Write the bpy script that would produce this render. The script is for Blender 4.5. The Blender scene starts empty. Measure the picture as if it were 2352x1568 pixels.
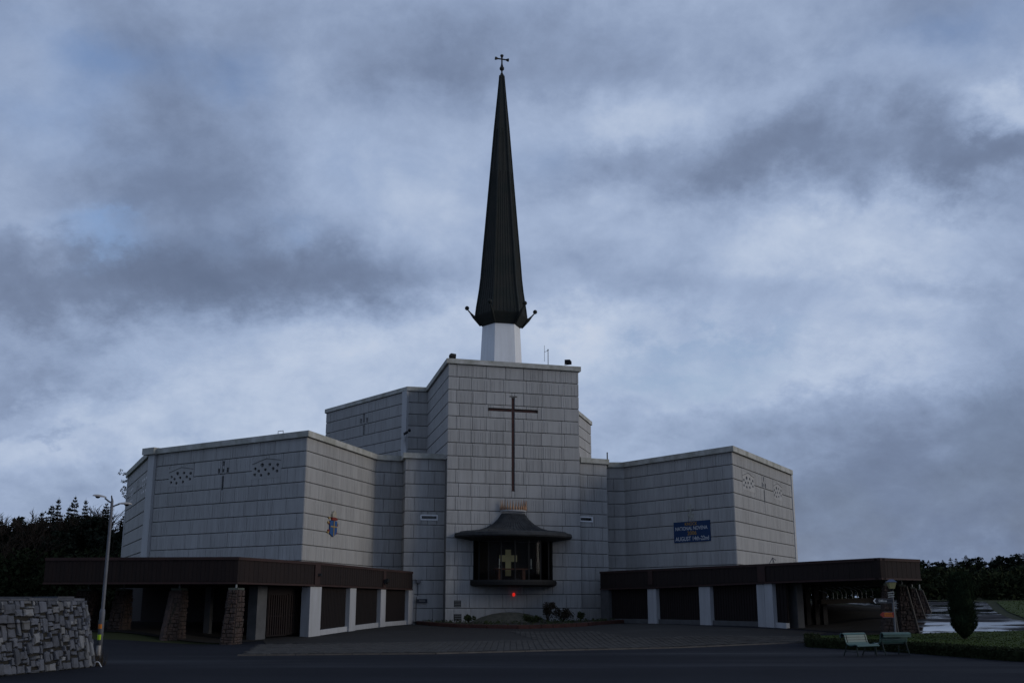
import bpy, bmesh, math, random
from mathutils import Vector, Matrix
from mathutils.geometry import delaunay_2d_cdt

random.seed(7)
scene = bpy.context.scene
COL = scene.collection
R = math.radians

# ------------------------------------------------------------------ camera
EYE = 1.8
FOC = 2460.0            # focal length in units of the 2352 px wide layout grid
PITCH = R(13.7)
cam_d = bpy.data.cameras.new('camera')
cam = bpy.data.objects.new('camera', cam_d)
COL.objects.link(cam)
cam.location = (0, 0, EYE)
cam.rotation_euler = (R(90) + PITCH, 0, 0)
cam_d.sensor_fit = 'HORIZONTAL'
cam_d.sensor_width = 36.0
cam_d.lens = FOC / 2352.0 * 36.0
cam_d.clip_start = 0.1
cam_d.clip_end = 6000
scene.camera = cam
scene.render.resolution_x, scene.render.resolution_y = 1024, 682


def ray(px, py):
    x = (px - 1176.0) / FOC
    y = (784.0 - py) / FOC
    return Vector((x, math.cos(PITCH) - y * math.sin(PITCH), math.sin(PITCH) + y * math.cos(PITCH)))


def at_z(px, py, z):
    d = ray(px, py)
    t = (z - EYE) / d.z
    return Vector((d.x * t, d.y * t, z))


def at_y(px, py, Y):
    d = ray(px, py)
    t = Y / d.y
    return Vector((d.x * t, Y, EYE + d.z * t))


def azel(px, py):
    d = ray(px, py).normalized()
    return math.atan2(d.x, d.y), math.asin(d.z)


# ------------------------------------------------------------------ light
SUN_DIR = Vector((0.93, -0.24, 0.26)).normalized()      # towards the sun
scene.view_settings.view_transform = 'Standard'
scene.view_settings.look = 'None'
scene.view_settings.exposure = 0.0
scene.view_settings.gamma = 1.0

sun_d = bpy.data.lights.new('sun', 'SUN')
sun_d.energy = 1.0
sun_d.angle = R(28)
sun_d.color = (1.0, 0.93, 0.84)
sun = bpy.data.objects.new('sun', sun_d)
COL.objects.link(sun)
sun.rotation_euler = SUN_DIR.to_track_quat('Z', 'Y').to_euler()

world = bpy.data.worlds.new('World')
scene.world = world
world.use_nodes = True
WN = world.node_tree
WN.nodes.clear()


class NT:
    """tiny node-graph helper"""
    def __init__(s, tree):
        s.t = tree

    def n(s, typ, **kw):
        nd = s.t.nodes.new(typ)
        for k, v in kw.items():
            setattr(nd, k, v)
        return nd

    def link(s, a, b):
        s.t.links.new(a, b)

    def inp(s, sock, v):
        if hasattr(v, 'links') or isinstance(v, bpy.types.NodeSocket):
            s.link(v, sock)
        else:
            sock.default_value = v

    def math(s, op, a, b=None, c=None, clamp=False):
        nd = s.n('ShaderNodeMath', operation=op)
        nd.use_clamp = clamp
        s.inp(nd.inputs[0], a)
        if b is not None:
            s.inp(nd.inputs[1], b)
        if c is not None:
            s.inp(nd.inputs[2], c)
        return nd.outputs[0]

    def noise(s, vec, scale, detail=4, rough=0.55, out='Fac', lac=2.0, dist=0.0):
        nd = s.n('ShaderNodeTexNoise')
        if vec is not None:
            s.link(vec, nd.inputs['Vector'])
        nd.inputs['Scale'].default_value = scale
        nd.inputs['Detail'].default_value = detail
        nd.inputs['Roughness'].default_value = rough
        nd.inputs['Lacunarity'].default_value = lac
        nd.inputs['Distortion'].default_value = dist
        return nd.outputs[out]

    def ramp(s, fac, stops, interp='LINEAR'):
        nd = s.n('ShaderNodeValToRGB')
        cr = nd.color_ramp
        cr.interpolation = interp
        while len(cr.elements) < len(stops):
            cr.elements.new(0.5)
        for e, (p, c) in zip(cr.elements, stops):
            e.position = p
            e.color = (c[0], c[1], c[2], 1)
        s.link(fac, nd.inputs[0])
        return nd.outputs[0]

    def mix(s, fac, a, b, mode='MIX'):
        nd = s.n('ShaderNodeMix', data_type='RGBA', blend_type=mode)
        s.inp(nd.inputs[0], fac)
        s.inp(nd.inputs[6], a)
        s.inp(nd.inputs[7], b)
        return nd.outputs[2]


def srgb(r, g, b):
    def f(c):
        c /= 255.0
        return c / 12.92 if c <= 0.04045 else ((c + 0.055) / 1.055) ** 2.4
    return (f(r), f(g), f(b))


def build_sky():
    w = NT(WN)
    tc = w.n('ShaderNodeTexCoord')
    D = tc.outputs['Generated']
    sep = w.n('ShaderNodeSeparateXYZ')
    w.link(D, sep.inputs[0])
    x, y, z = sep.outputs
    az0 = w.math('ARCTAN2', x, y)
    el0 = w.math('ARCSINE', z)
    # cloud deck: the direction projected on a plane overhead
    zz = w.math('ADD', w.math('MAXIMUM', z, 0.0), 0.62)
    cx = w.n('ShaderNodeCombineXYZ')
    w.link(w.math('DIVIDE', x, zz), cx.inputs[0])
    w.link(w.math('DIVIDE', y, zz), cx.inputs[1])
    cx.inputs[2].default_value = 5.3
    P = cx.outputs[0]
    warp = w.noise(P, 3.6, 9, 0.64, out='Color')
    ws = w.n('ShaderNodeSeparateColor')
    w.link(warp, ws.inputs[0])
    wx = w.math('MULTIPLY', w.math('SUBTRACT', ws.outputs[0], 0.5), 0.34)
    wy = w.math('MULTIPLY', w.math('SUBTRACT', ws.outputs[1], 0.5), 0.23)
    az = w.math('ADD', az0, wx)
    el = w.math('ADD', el0, wy)

    def masses_sum(items):
        total = None
        for (px, py, hw, hh, a) in items:
            ca, ce = azel(px, py)
            u = w.math('DIVIDE', w.math('SUBTRACT', az, ca), hw / FOC)
            v = w.math('DIVIDE', w.math('SUBTRACT', el, ce), hh / FOC)
            r2 = w.math('ADD', w.math('MULTIPLY', u, u), w.math('MULTIPLY', v, v))
            g = w.math('MULTIPLY', w.math('EXPONENT', w.math('MULTIPLY', r2, -1.0)), a)
            total = g if total is None else w.math('ADD', total, g)
        return total
    # masses of cloud (+ heavy and dark, - thin and bright): centre, half size, weight, in layout pixels
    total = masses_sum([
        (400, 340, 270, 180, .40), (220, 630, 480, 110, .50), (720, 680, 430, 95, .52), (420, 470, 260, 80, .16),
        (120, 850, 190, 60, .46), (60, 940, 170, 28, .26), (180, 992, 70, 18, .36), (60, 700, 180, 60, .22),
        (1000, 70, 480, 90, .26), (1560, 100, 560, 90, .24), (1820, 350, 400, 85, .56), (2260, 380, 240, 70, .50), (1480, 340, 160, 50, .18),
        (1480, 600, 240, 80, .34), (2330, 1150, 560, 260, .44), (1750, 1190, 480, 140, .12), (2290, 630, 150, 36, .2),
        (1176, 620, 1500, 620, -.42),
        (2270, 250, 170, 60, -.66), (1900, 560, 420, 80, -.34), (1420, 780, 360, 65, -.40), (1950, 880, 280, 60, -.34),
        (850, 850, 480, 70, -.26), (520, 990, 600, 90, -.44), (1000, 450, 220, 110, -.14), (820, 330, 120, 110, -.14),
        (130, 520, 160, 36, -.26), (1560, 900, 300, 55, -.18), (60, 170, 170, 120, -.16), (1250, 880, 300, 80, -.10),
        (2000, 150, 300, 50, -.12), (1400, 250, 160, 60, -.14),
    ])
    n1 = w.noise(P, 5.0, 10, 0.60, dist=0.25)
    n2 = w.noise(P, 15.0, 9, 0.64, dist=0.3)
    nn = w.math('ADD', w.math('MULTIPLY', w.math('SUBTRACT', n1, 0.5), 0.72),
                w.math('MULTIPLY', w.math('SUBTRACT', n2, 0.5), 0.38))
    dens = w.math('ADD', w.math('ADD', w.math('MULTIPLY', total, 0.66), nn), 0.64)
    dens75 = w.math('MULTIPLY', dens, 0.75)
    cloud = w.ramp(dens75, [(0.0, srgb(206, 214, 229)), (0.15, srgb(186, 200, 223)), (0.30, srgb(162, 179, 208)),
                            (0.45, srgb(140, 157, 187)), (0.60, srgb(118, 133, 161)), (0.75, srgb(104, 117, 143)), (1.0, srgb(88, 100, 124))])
    # clear air behind, seen through the thin places
    sky = w.n('ShaderNodeTexSky')
    sky.sky_type = 'NISHITA'
    sky.sun_disc = False
    sky.sun_elevation = math.asin(SUN_DIR.z)
    sky.sun_rotation = math.atan2(SUN_DIR.x, SUN_DIR.y)
    sky.air_density = 1.2
    sky.dust_density = 0.6
    sky.ozone_density = 1.6
    skyc = w.mix(1.0, sky.outputs[0], (0.125, 0.128, 0.160, 1), 'MULTIPLY')
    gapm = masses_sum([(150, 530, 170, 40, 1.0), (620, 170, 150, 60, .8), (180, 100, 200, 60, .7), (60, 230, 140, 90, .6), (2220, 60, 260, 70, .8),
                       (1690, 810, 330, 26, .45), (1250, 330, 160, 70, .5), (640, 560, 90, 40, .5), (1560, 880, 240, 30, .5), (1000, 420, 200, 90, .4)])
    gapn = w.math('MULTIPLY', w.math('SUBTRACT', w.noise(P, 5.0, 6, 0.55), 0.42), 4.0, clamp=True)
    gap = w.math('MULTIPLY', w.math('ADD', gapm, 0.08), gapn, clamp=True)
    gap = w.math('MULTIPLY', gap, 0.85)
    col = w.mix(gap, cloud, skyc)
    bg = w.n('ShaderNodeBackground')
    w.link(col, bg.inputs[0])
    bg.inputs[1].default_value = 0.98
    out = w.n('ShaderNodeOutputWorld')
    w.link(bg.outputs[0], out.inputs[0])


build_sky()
world.cycles.sampling_method = 'MANUAL'
world.cycles.sample_map_resolution = 512

# ------------------------------------------------------------------ materials
MATS = {}


def mat(name, col, rough=0.8, var=0.0, vscale=2.0, bump=0.0, bscale=8.0, spec=0.3, metal=0.0, col2=None,
        stretch=(1, 1, 1), emit=None, estr=0.0, perobj=0.0):
    if name in MATS:
        return MATS[name]
    m = bpy.data.materials.new(name)
    m.use_nodes = True
    t = NT(m.node_tree)
    b = m.node_tree.nodes['Principled BSDF']
    b.inputs['Roughness'].default_value = rough
    b.inputs['Metallic'].default_value = metal
    b.inputs['Specular IOR Level'].default_value = spec
    c = (col[0], col[1], col[2], 1)
    b.inputs['Base Color'].default_value = c
    geo = t.n('ShaderNodeNewGeometry')
    mp = t.n('ShaderNodeMapping')
    mp.inputs['Scale'].default_value = stretch
    t.link(geo.outputs['Position'], mp.inputs[0])
    if var > 0 or col2:
        nz = t.noise(mp.outputs[0], vscale, 6, 0.6)
        c2 = col2 if col2 else tuple(v * (1 - var) for v in col)
        outc = t.ramp(nz, [(0.32, c), (0.70, c2)])
        if perobj > 0:
            oi = t.n('ShaderNodeObjectInfo')
            k = t.math('ADD', t.math('MULTIPLY', oi.outputs['Random'], perobj * 2), 1 - perobj)
            cc = t.n('ShaderNodeCombineColor')
            for i in range(3):
                t.link(k, cc.inputs[i])
            outc = t.mix(1.0, outc, cc.outputs[0], 'MULTIPLY')
        t.link(outc, b.inputs['Base Color'])
    if bump > 0:
        nz = t.noise(mp.outputs[0], bscale, 5, 0.6)
        bp = t.n('ShaderNodeBump')
        bp.inputs['Strength'].default_value = bump
        bp.inputs['Distance'].default_value = 0.03
        t.link(nz, bp.inputs['Height'])
        t.link(bp.outputs[0], b.inputs['Normal'])
    if emit:
        b.inputs['Emission Color'].default_value = (*emit, 1)
        b.inputs['Emission Strength'].default_value = estr
    MATS[name] = m
    return m


def streak_wall(name, col, dark, perobj):
    """painted ribbed concrete: soft blotches, rain streaks, each panel its own tone"""
    m = bpy.data.materials.new(name)
    m.use_nodes = True
    t = NT(m.node_tree)
    b = m.node_tree.nodes['Principled BSDF']
    b.inputs['Roughness'].default_value = 0.85
    b.inputs['Specular IOR Level'].default_value = 0.2
    geo = t.n('ShaderNodeNewGeometry')
    mp = t.n('ShaderNodeMapping')
    mp.inputs['Scale'].default_value = (2.2, 2.2, 0.22)
    t.link(geo.outputs['Position'], mp.inputs[0])
    st = t.noise(mp.outputs[0], 1.6, 6, 0.62)
    bl = t.noise(geo.outputs['Position'], 0.35, 5, 0.6)
    f = t.math('ADD', t.math('MULTIPLY', st, 0.6), t.math('MULTIPLY', bl, 0.4))
    c = t.ramp(f, [(0.36, col), (0.68, dark)])
    if perobj:
        oi = t.n('ShaderNodeObjectInfo')
        k = t.math('ADD', t.math('MULTIPLY', oi.outputs['Random'], perobj * 2), 1 - perobj)
        cc = t.n('ShaderNodeCombineColor')
        for i in range(3):
            t.link(k, cc.inputs[i])
        c = t.mix(1.0, c, cc.outputs[0], 'MULTIPLY')
    t.link(c, b.inputs['Base Color'])
    nz = t.noise(geo.outputs['Position'], 14, 4, 0.6)
    bp = t.n('ShaderNodeBump')
    bp.inputs['Strength'].default_value = 0.25
    bp.inputs['Distance'].default_value = 0.02
    t.link(nz, bp.inputs['Height'])
    t.link(bp.outputs[0], b.inputs['Normal'])
    MATS[name] = m
    return m


def wet_ground(name, col, col2, wet_scale, lo, hi, rough_dry, rough_wet, stretch=(1, 1, 1), spec=0.5, spec_wet=None):
    m = bpy.data.materials.new(name)
    m.use_nodes = True
    t = NT(m.node_tree)
    b = m.node_tree.nodes['Principled BSDF']
    b.inputs['Specular IOR Level'].default_value = spec
    geo = t.n('ShaderNodeNewGeometry')
    mp = t.n('ShaderNodeMapping')
    mp.inputs['Scale'].default_value = stretch
    t.link(geo.outputs['Position'], mp.inputs[0])
    nz = t.noise(geo.outputs['Position'], 0.5, 7, 0.65)
    c = t.ramp(nz, [(0.3, col), (0.7, col2)])
    big = t.noise(mp.outputs[0], 0.09, 4, 0.6)
    c = t.mix(1.0, c, t.ramp(big, [(0.42, (0.72, 0.72, 0.72)), (0.60, (1.2, 1.2, 1.2))]), 'MULTIPLY')
    fine = t.noise(geo.outputs['Position'], 40, 3, 0.7)
    c = t.mix(0.5, c, t.ramp(fine, [(0.3, tuple(v * 0.6 for v in col)), (0.7, tuple(v * 1.5 for v in col))]))
    t.link(c, b.inputs['Base Color'])
    wn = t.noise(mp.outputs[0], wet_scale, 5, 0.55)
    mr = t.n('ShaderNodeMapRange')
    t.link(wn, mr.inputs[0])
    mr.inputs[1].default_value = lo
    mr.inputs[2].default_value = hi
    mr.inputs[3].default_value = rough_dry
    mr.inputs[4].default_value = rough_wet
    t.link(mr.outputs[0], b.inputs['Roughness'])
    if spec_wet is not None:
        mr3 = t.n('ShaderNodeMapRange')
        t.link(wn, mr3.inputs[0])
        mr3.inputs[1].default_value = lo
        mr3.inputs[2].default_value = hi
        mr3.inputs[3].default_value = spec
        mr3.inputs[4].default_value = spec_wet
        t.link(mr3.outputs[0], b.inputs['Specular IOR Level'])
    mr2 = t.n('ShaderNodeMapRange')
    t.link(wn, mr2.inputs[0])
    mr2.inputs[1].default_value = lo
    mr2.inputs[2].default_value = hi
    mr2.inputs[3].default_value = 0.55
    mr2.inputs[4].default_value = 0.0
    bp = t.n('ShaderNodeBump')
    t.link(mr2.outputs[0], bp.inputs['Strength'])
    bp.inputs['Distance'].default_value = 0.01
    t.link(fine, bp.inputs['Height'])
    t.link(bp.outputs[0], b.inputs['Normal'])
    MATS[name] = m
    return m


def glass_mat(name, tint, rough=0.03, trans=0.75):
    m = bpy.data.materials.new(name)
    m.use_nodes = True
    t = NT(m.node_tree)
    m.node_tree.nodes.remove(m.node_tree.nodes['Principled BSDF'])
    out = m.node_tree.nodes['Material Output']
    tr = t.n('ShaderNodeBsdfTransparent')
    tr.inputs[0].default_value = (*tint, 1)
    gl = t.n('ShaderNodeBsdfGlossy')
    gl.inputs[0].default_value = (0.10, 0.10, 0.105, 1)
    gl.inputs[1].default_value = rough
    fr = t.n('ShaderNodeFresnel')
    fr.inputs[0].default_value = 1.45
    mx = t.n('ShaderNodeMixShader')
    t.link(fr.outputs[0], mx.inputs[0])
    t.link(tr.outputs[0], mx.inputs[1])
    t.link(gl.outputs[0], mx.inputs[2])
    t.link(mx.outputs[0], out.inputs[0])
    MATS[name] = m
    return m


M_PANEL = streak_wall('painted_ribbed_concrete', (0.36, 0.357, 0.35), (0.268, 0.263, 0.254), 0.06)
M_SHAFT = streak_wall('smooth_white_render', (0.74, 0.75, 0.76), (0.62, 0.625, 0.63), 0.0)
M_PILASTER = streak_wall('pilaster_paint', (0.44, 0.445, 0.45), (0.36, 0.36, 0.36), 0.0)
M_PILLAR = streak_wall('white_pillar_paint', (0.38, 0.39, 0.41), (0.29, 0.295, 0.30), 0.06)
M_JOINT = mat('grey_joint_concrete', (0.17, 0.17, 0.168), 0.9, 0.3, 2.0)
M_COPING = mat('weathered_coping_concrete', (0.46, 0.455, 0.43), 0.9, 0, 1.2, 0.2, 10, col2=(0.22, 0.22, 0.18))
M_ROOF = mat('flat_roof_felt', (0.08, 0.08, 0.085), 0.9, 0.3)
M_COPPER = mat('dark_weathered_copper', (0.024, 0.024, 0.020), 0.75, 0, 0.9, 0.15, 6, col2=(0.012, 0.017, 0.015), metal=0.1)
M_IRON = mat('black_iron', (0.012, 0.014, 0.016), 0.6, 0.3)
M_SLATE = mat('grey_lead_roof', (0.046, 0.048, 0.050), 0.85, 0, 2.5, 0.3, 8, col2=(0.020, 0.021, 0.022), stretch=(1, 1, 1))
M_BROWN = mat('brown_stained_boards', (0.017, 0.010, 0.0085), 0.9, 0, 1.5, 0.3, 12, col2=(0.011, 0.007, 0.0065), stretch=(3, 3, 0.3))
M_BROWNTRIM = mat('red_brown_trim_paint', (0.040, 0.020, 0.017), 0.8, 0, 1.5, 0, 5, col2=(0.025, 0.014, 0.013))
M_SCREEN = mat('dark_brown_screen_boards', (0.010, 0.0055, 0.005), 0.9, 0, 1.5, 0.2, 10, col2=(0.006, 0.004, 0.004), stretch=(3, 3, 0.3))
M_SOFFIT = mat('dark_soffit', (0.03, 0.028, 0.027), 0.9, 0.3)
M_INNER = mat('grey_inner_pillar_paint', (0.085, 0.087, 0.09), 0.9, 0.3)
M_PIERSTONE = mat('red_brown_rubble_stone', (0.062, 0.041, 0.034), 0.9, 0, 3.5, 0.4, 10, col2=(0.026, 0.022, 0.020))
M_PIERCAP = mat('mossy_pier_cap', (0.075, 0.085, 0.070), 0.9, 0.4, 3)
M_MORTAR = mat('dark_mortar', (0.020, 0.019, 0.016), 0.95, 0.4, 3)
M_STONE = mat('blue_grey_limestone', (0.082, 0.088, 0.104), 0.75, 0, 4.0, 0.5, 9, spec=0.35, col2=(0.044, 0.048, 0.058), perobj=0.3)
M_STONEB = mat('pale_lichen_limestone', (0.125, 0.126, 0.127), 0.8, 0, 5.0, 0.5, 9, spec=0.4, col2=(0.11, 0.115, 0.125), perobj=0.35)
M_STEEL = mat('galvanised_steel', (0.125, 0.13, 0.145), 0.65, 0.3, 3, metal=0.2)
M_LANTERN = mat('pale_lamp_housing', (0.40, 0.37, 0.34), 0.6, 0.2)
M_GOLD = mat('gilt_metal', (0.34, 0.20, 0.12), 0.5, 0.4, 4, metal=0.6)
M_CROSS = mat('red_brown_stained_glass_strip', (0.060, 0.013, 0.008), 0.5, 0, 3.5, col2=(0.014, 0.008, 0.006))
M_CROSSDARK = mat('cross_recess_lining', (0.03, 0.025, 0.022), 0.8, 0.3)
M_DARKGLASS = mat('dark_window_glass', (0.010, 0.012, 0.015), 0.12, 0.2, 2, spec=0.5)
M_GLASS = glass_mat('clear_bay_glass', (0.82, 0.85, 0.85))
M_FRAME = mat('bronze_window_frame', (0.012, 0.012, 0.012), 0.75, 0.3)
M_INTERIOR = mat('dark_timber_interior', (0.018, 0.012, 0.009), 0.8, 0.4, 1.5, stretch=(3, 3, 0.3))
M_YELLOW = mat('pale_yellow_lit_cross', (0.40, 0.36, 0.20), 0.8, 0.1, emit=(0.9, 0.82, 0.45), estr=0.012)  # faint glow added to the yellow paint, stands in for light inside the bay
M_WOOD = mat('altar_wood', (0.14, 0.055, 0.03), 0.6, 0.4, 4)
M_WAX = mat('candle_wax', (0.7, 0.68, 0.6), 0.6, 0.1)
M_ASPHALT = wet_ground('damp_asphalt', (0.013, 0.014, 0.018), (0.020, 0.021, 0.026), 0.12, 0.50, 0.74, 0.9, 0.5, (0.25, 1.6, 1), 0.05)
M_WETROAD = wet_ground('wet_road', (0.018, 0.018, 0.020), (0.026, 0.026, 0.029), 0.22, 0.45, 0.53, 0.9, 0.06, (0.7, 1.5, 1), 0.06, 0.6)
M_APRON = wet_ground('brown_apron_asphalt', (0.027, 0.025, 0.023), (0.019, 0.018, 0.017), 0.2, 0.55, 0.8, 0.9, 0.6, (1, 1, 1), 0.15)
M_PAVER = mat('grey_concrete_paver', (0.064, 0.061, 0.057), 0.9, 0, 1.4, 0.3, 20, col2=(0.036, 0.034, 0.032), spec=0.1)
M_KERB = mat('kerb_concrete', (0.085, 0.076, 0.068), 0.9, 0.4, 2)
M_REDKERB = mat('red_brick_kerb', (0.085, 0.034, 0.026), 0.9, 0.4, 3)
M_SOIL = mat('dark_soil', (0.026, 0.021, 0.016), 0.95, 0.4, 3, 0.6, 12)
M_GRASS = mat('winter_grass', (0.042, 0.062, 0.015), 0.95, 0, 0.8, 0.6, 20, col2=(0.029, 0.044, 0.012), spec=0.1)
M_BLADE = mat('grass_blades', (0.044, 0.066, 0.016), 0.9, 0.4, 1.0, spec=0.1)
M_FIELD = mat('dark_field', (0.028, 0.034, 0.014), 0.95, 0.4, 0.1, spec=0.1)
M_NEEDLE = mat('spruce_needles', (0.020, 0.026, 0.018), 0.95, 0.45, 1.0, spec=0.05)
M_YEW = mat('yew_foliage', (0.020, 0.032, 0.016), 0.95, 0.5, 3.0, spec=0.05)
M_TWIG = mat('bare_twigs', (0.045, 0.034, 0.026), 0.95, 0.4, 1.0, spec=0.05)
M_BARK = mat('bark', (0.045, 0.036, 0.028), 0.95, 0.4, 4.0, spec=0.05)
M_HEDGE = mat('clipped_hedge_leaves', (0.026, 0.034, 0.016), 0.95, 0.5, 3.0, spec=0.05)
M_SHRUB = mat('shrub_leaves', (0.050, 0.062, 0.026), 0.9, 0.5, 4.0, spec=0.1)
M_SHRUBB = mat('brown_shrub_leaves', (0.045, 0.036, 0.025), 0.9, 0.4, 4.0, spec=0.1)
M_BENCH = mat('teal_green_bench_paint', (0.045, 0.100, 0.092), 0.5, 0.3, 5, spec=0.4)
M_BENCHLEG = mat('dark_green_iron', (0.012, 0.022, 0.020), 0.6, 0.3)
M_BLUE = mat('banner_blue', (0.010, 0.036, 0.105), 0.7, 0.2, 1)
M_WHITE = mat('white_lettering', (0.50, 0.52, 0.54), 0.7, 0.1)
M_AMBER = mat('amber_lettering', (0.34, 0.20, 0.03), 0.7, 0.1)
M_SIGNBLACK = mat('black_sign_plate', (0.012, 0.016, 0.026), 0.5, 0.2)
M_SIGNRED = mat('red_brown_sign_plate', (0.22, 0.03, 0.02), 0.5, 0.2)
M_SIGNAMBER = mat('orange_sign_lettering', (0.42, 0.13, 0.02), 0.6, 0.2)
M_SHIELD = mat('heraldic_blue', (0.025, 0.08, 0.22), 0.6, 0.2)
M_ARMSGOLD = mat('heraldic_gold', (0.33, 0.23, 0.09), 0.6, 0.3, 8)
M_ARMSRED = mat('heraldic_red', (0.20, 0.035, 0.025), 0.6, 0.3, 8)
M_TIARA = mat('heraldic_pale_stone', (0.38, 0.35, 0.28), 0.6, 0.3, 10)
M_REDLAMP = mat('red_lamp_glass', (0.5, 0.02, 0.01), 0.3, 0, emit=(1.0, 0.03, 0.02), estr=0.55)
M_HILITE = mat('orange_sticker', (0.55, 0.17, 0.02), 0.6)
M_LIME = mat('lime_sticker', (0.42, 0.62, 0.02), 0.6)
M_LAMPGLASS = mat('yellowed_lantern_glass', (0.30, 0.28, 0.14), 0.4, 0.2)
M_CAPBLUE = mat('blue_lantern_cap', (0.05, 0.07, 0.13), 0.5, 0.2)
M_BAND = mat('pier_edge_mortar', (0.15, 0.13, 0.11), 0.9, 0.4, 4)
M_RAIL = mat('pale_tubular_rail', (0.26, 0.27, 0.26), 0.5, 0.2, metal=0.2)
M_MOUND = mat('mossy_cobbled_mound', (0.085, 0.078, 0.060), 0.95, 0, 3.0, 0.8, 14, col2=(0.045, 0.045, 0.032))

# ------------------------------------------------------------------ object helpers


def tag(o, label=None, cat=None, group=None, kind=None):
    if label:
        o['label'] = label
    if cat:
        o['category'] = cat
    if group:
        o['group'] = group
    if kind:
        o['kind'] = kind
    return o


def empty(name, loc=(0, 0, 0), rz=0.0):
    o = bpy.data.objects.new(name, None)
    o.empty_display_size = 0.3
    o.location = loc
    o.rotation_euler = (0, 0, rz)
    COL.objects.link(o)
    return o


def link(name, me, parent=None):
    o = bpy.data.objects.new(name, me)
    COL.objects.link(o)
    if parent is not None:
        o.parent = parent
    return o


def copy_tree(o, parent=None):
    c = o.copy()
    COL.objects.link(c)
    if parent is not None:
        c.parent = parent
        c.matrix_parent_inverse = o.matrix_parent_inverse.copy()
    for ch in list(o.children):
        copy_tree(ch, c)
    return c


class MB:
    def __init__(s):
        s.v = []
        s.f = []

    def add(s, verts, faces):
        b = len(s.v)
        s.v += [tuple(p) for p in verts]
        s.f += [tuple(i + b for i in f) for f in faces]
        return s

    def hexa(s, p):
        """8 corners: bottom ring 0-3, top ring 4-7"""
        return s.add(p, [(0, 3, 2, 1), (4, 5, 6, 7), (0, 1, 5, 4), (1, 2, 6, 5), (2, 3, 7, 6), (3, 0, 4, 7)])

    def box(s, x0, x1, y0, y1, z0, z1):
        return s.hexa([(x0, y0, z0), (x1, y0, z0), (x1, y1, z0), (x0, y1, z0),
                       (x0, y0, z1), (x1, y0, z1), (x1, y1, z1), (x0, y1, z1)])

    def fbox(s, F, u0, u1, z0, z1, o0, o1):
        """box on a facet: o = distance in front of it"""
        c = [F.pt(u0, z0, o1), F.pt(u1, z0, o1), F.pt(u1, z0, o0), F.pt(u0, z0, o0),
             F.pt(u0, z1, o1), F.pt(u1, z1, o1), F.pt(u1, z1, o0), F.pt(u0, z1, o0)]
        return s.hexa(c)

    def tube(s, pts, rad, n=8, caps=True):
        pts = [Vector(p) for p in pts]
        rr = rad if isinstance(rad, (list, tuple)) else [rad] * len(pts)
        rings = []
        ref = None
        for i, p in enumerate(pts):
            a = pts[max(i - 1, 0)]
            b = pts[min(i + 1, len(pts) - 1)]
            t = (b - a).normalized()
            if ref is None or abs(ref.dot(t)) > 0.95:
                ref = Vector((0, 0, 1)) if abs(t.z) < 0.9 else Vector((1, 0, 0))
            u = t.cross(ref).normalized()
            w = u.cross(t).normalized()
            ref = w
            rings.append([p + (u * math.cos(2 * math.pi * k / n) + w * math.sin(2 * math.pi * k / n)) * rr[i] for k in range(n)])
        vs = [q for r in rings for q in r]
        fs = []
        for i in range(len(pts) - 1):
            for k in range(n):
                fs.append((i * n + k, i * n + (k + 1) % n, (i + 1) * n + (k + 1) % n, (i + 1) * n + k))
        if caps:
            fs.append(tuple(range(n - 1, -1, -1)))
            fs.append(tuple(range((len(pts) - 1) * n, len(pts) * n)))
        return s.add(vs, fs)

    def lathe(s, prof, n=16, c=(0, 0), a0=0.0, a1=2 * math.pi, caps=False, sy=1.0):
        full = abs(a1 - a0 - 2 * math.pi) < 1e-6
        m = n if full else n + 1
        vs, fs = [], []
        for (r, z) in prof:
            for k in range(m):
                a = a0 + (a1 - a0) * k / n
                vs.append((c[0] + r * math.sin(a), c[1] - r * math.cos(a) * sy, z))
        for i in range(len(prof) - 1):
            for k in range(n):
                k2 = (k + 1) % m if full else k + 1
                fs.append((i * m + k, i * m + k2, (i + 1) * m + k2, (i + 1) * m + k))
        if caps:
            fs.append(tuple(range(m - 1, -1, -1)))
            fs.append(tuple(range((len(prof) - 1) * m, len(prof) * m)))
        return s.add(vs, fs)

    def ball(s, c, r, n=12, m=8, sz=1.0):
        prof = []
        for i in range(m + 1):
            a = -math.pi / 2 + math.pi * i / m
            prof.append((max(r * math.cos(a), 1e-4), c[2] + r * sz * math.sin(a)))
        return s.lathe(prof, n, (c[0], c[1]))

    def extrude_poly(s, pts, fn, d0, d1):
        """polygon in (u, z), fn(u, z, depth) -> point"""
        n = len(pts)
        vs = [fn(u, z, d0) for u, z in pts] + [fn(u, z, d1) for u, z in pts]
        fs = [tuple(range(n - 1, -1, -1)), tuple(range(n, 2 * n))]
        fs += [(i, (i + 1) % n, n + (i + 1) % n, n + i) for i in range(n)]
        return s.add(vs, fs)

    def build(s, name, m, parent=None, smooth=False, kind=None):
        me = bpy.data.meshes.new(name)
        me.from_pydata(s.v, [], s.f)
        me.materials.append(m)
        if smooth:
            me.polygons.foreach_set('use_smooth', [True] * len(me.polygons))
        me.update()
        o = link(name, me, parent)
        if kind:
            o['kind'] = kind
        return o


def fix_normals(o):
    bm = bmesh.new()
    bm.from_mesh(o.data)
    bmesh.ops.recalc_face_normals(bm, faces=bm.faces)
    bm.to_mesh(o.data)
    bm.free()
    return o


def smooth01(a, b, x):
    t = max(0.0, min(1.0, (x - a) / (b - a)))
    return t * t * (3 - 2 * t)


def lerp(a, b, t):
    return a + (b - a) * t


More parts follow.
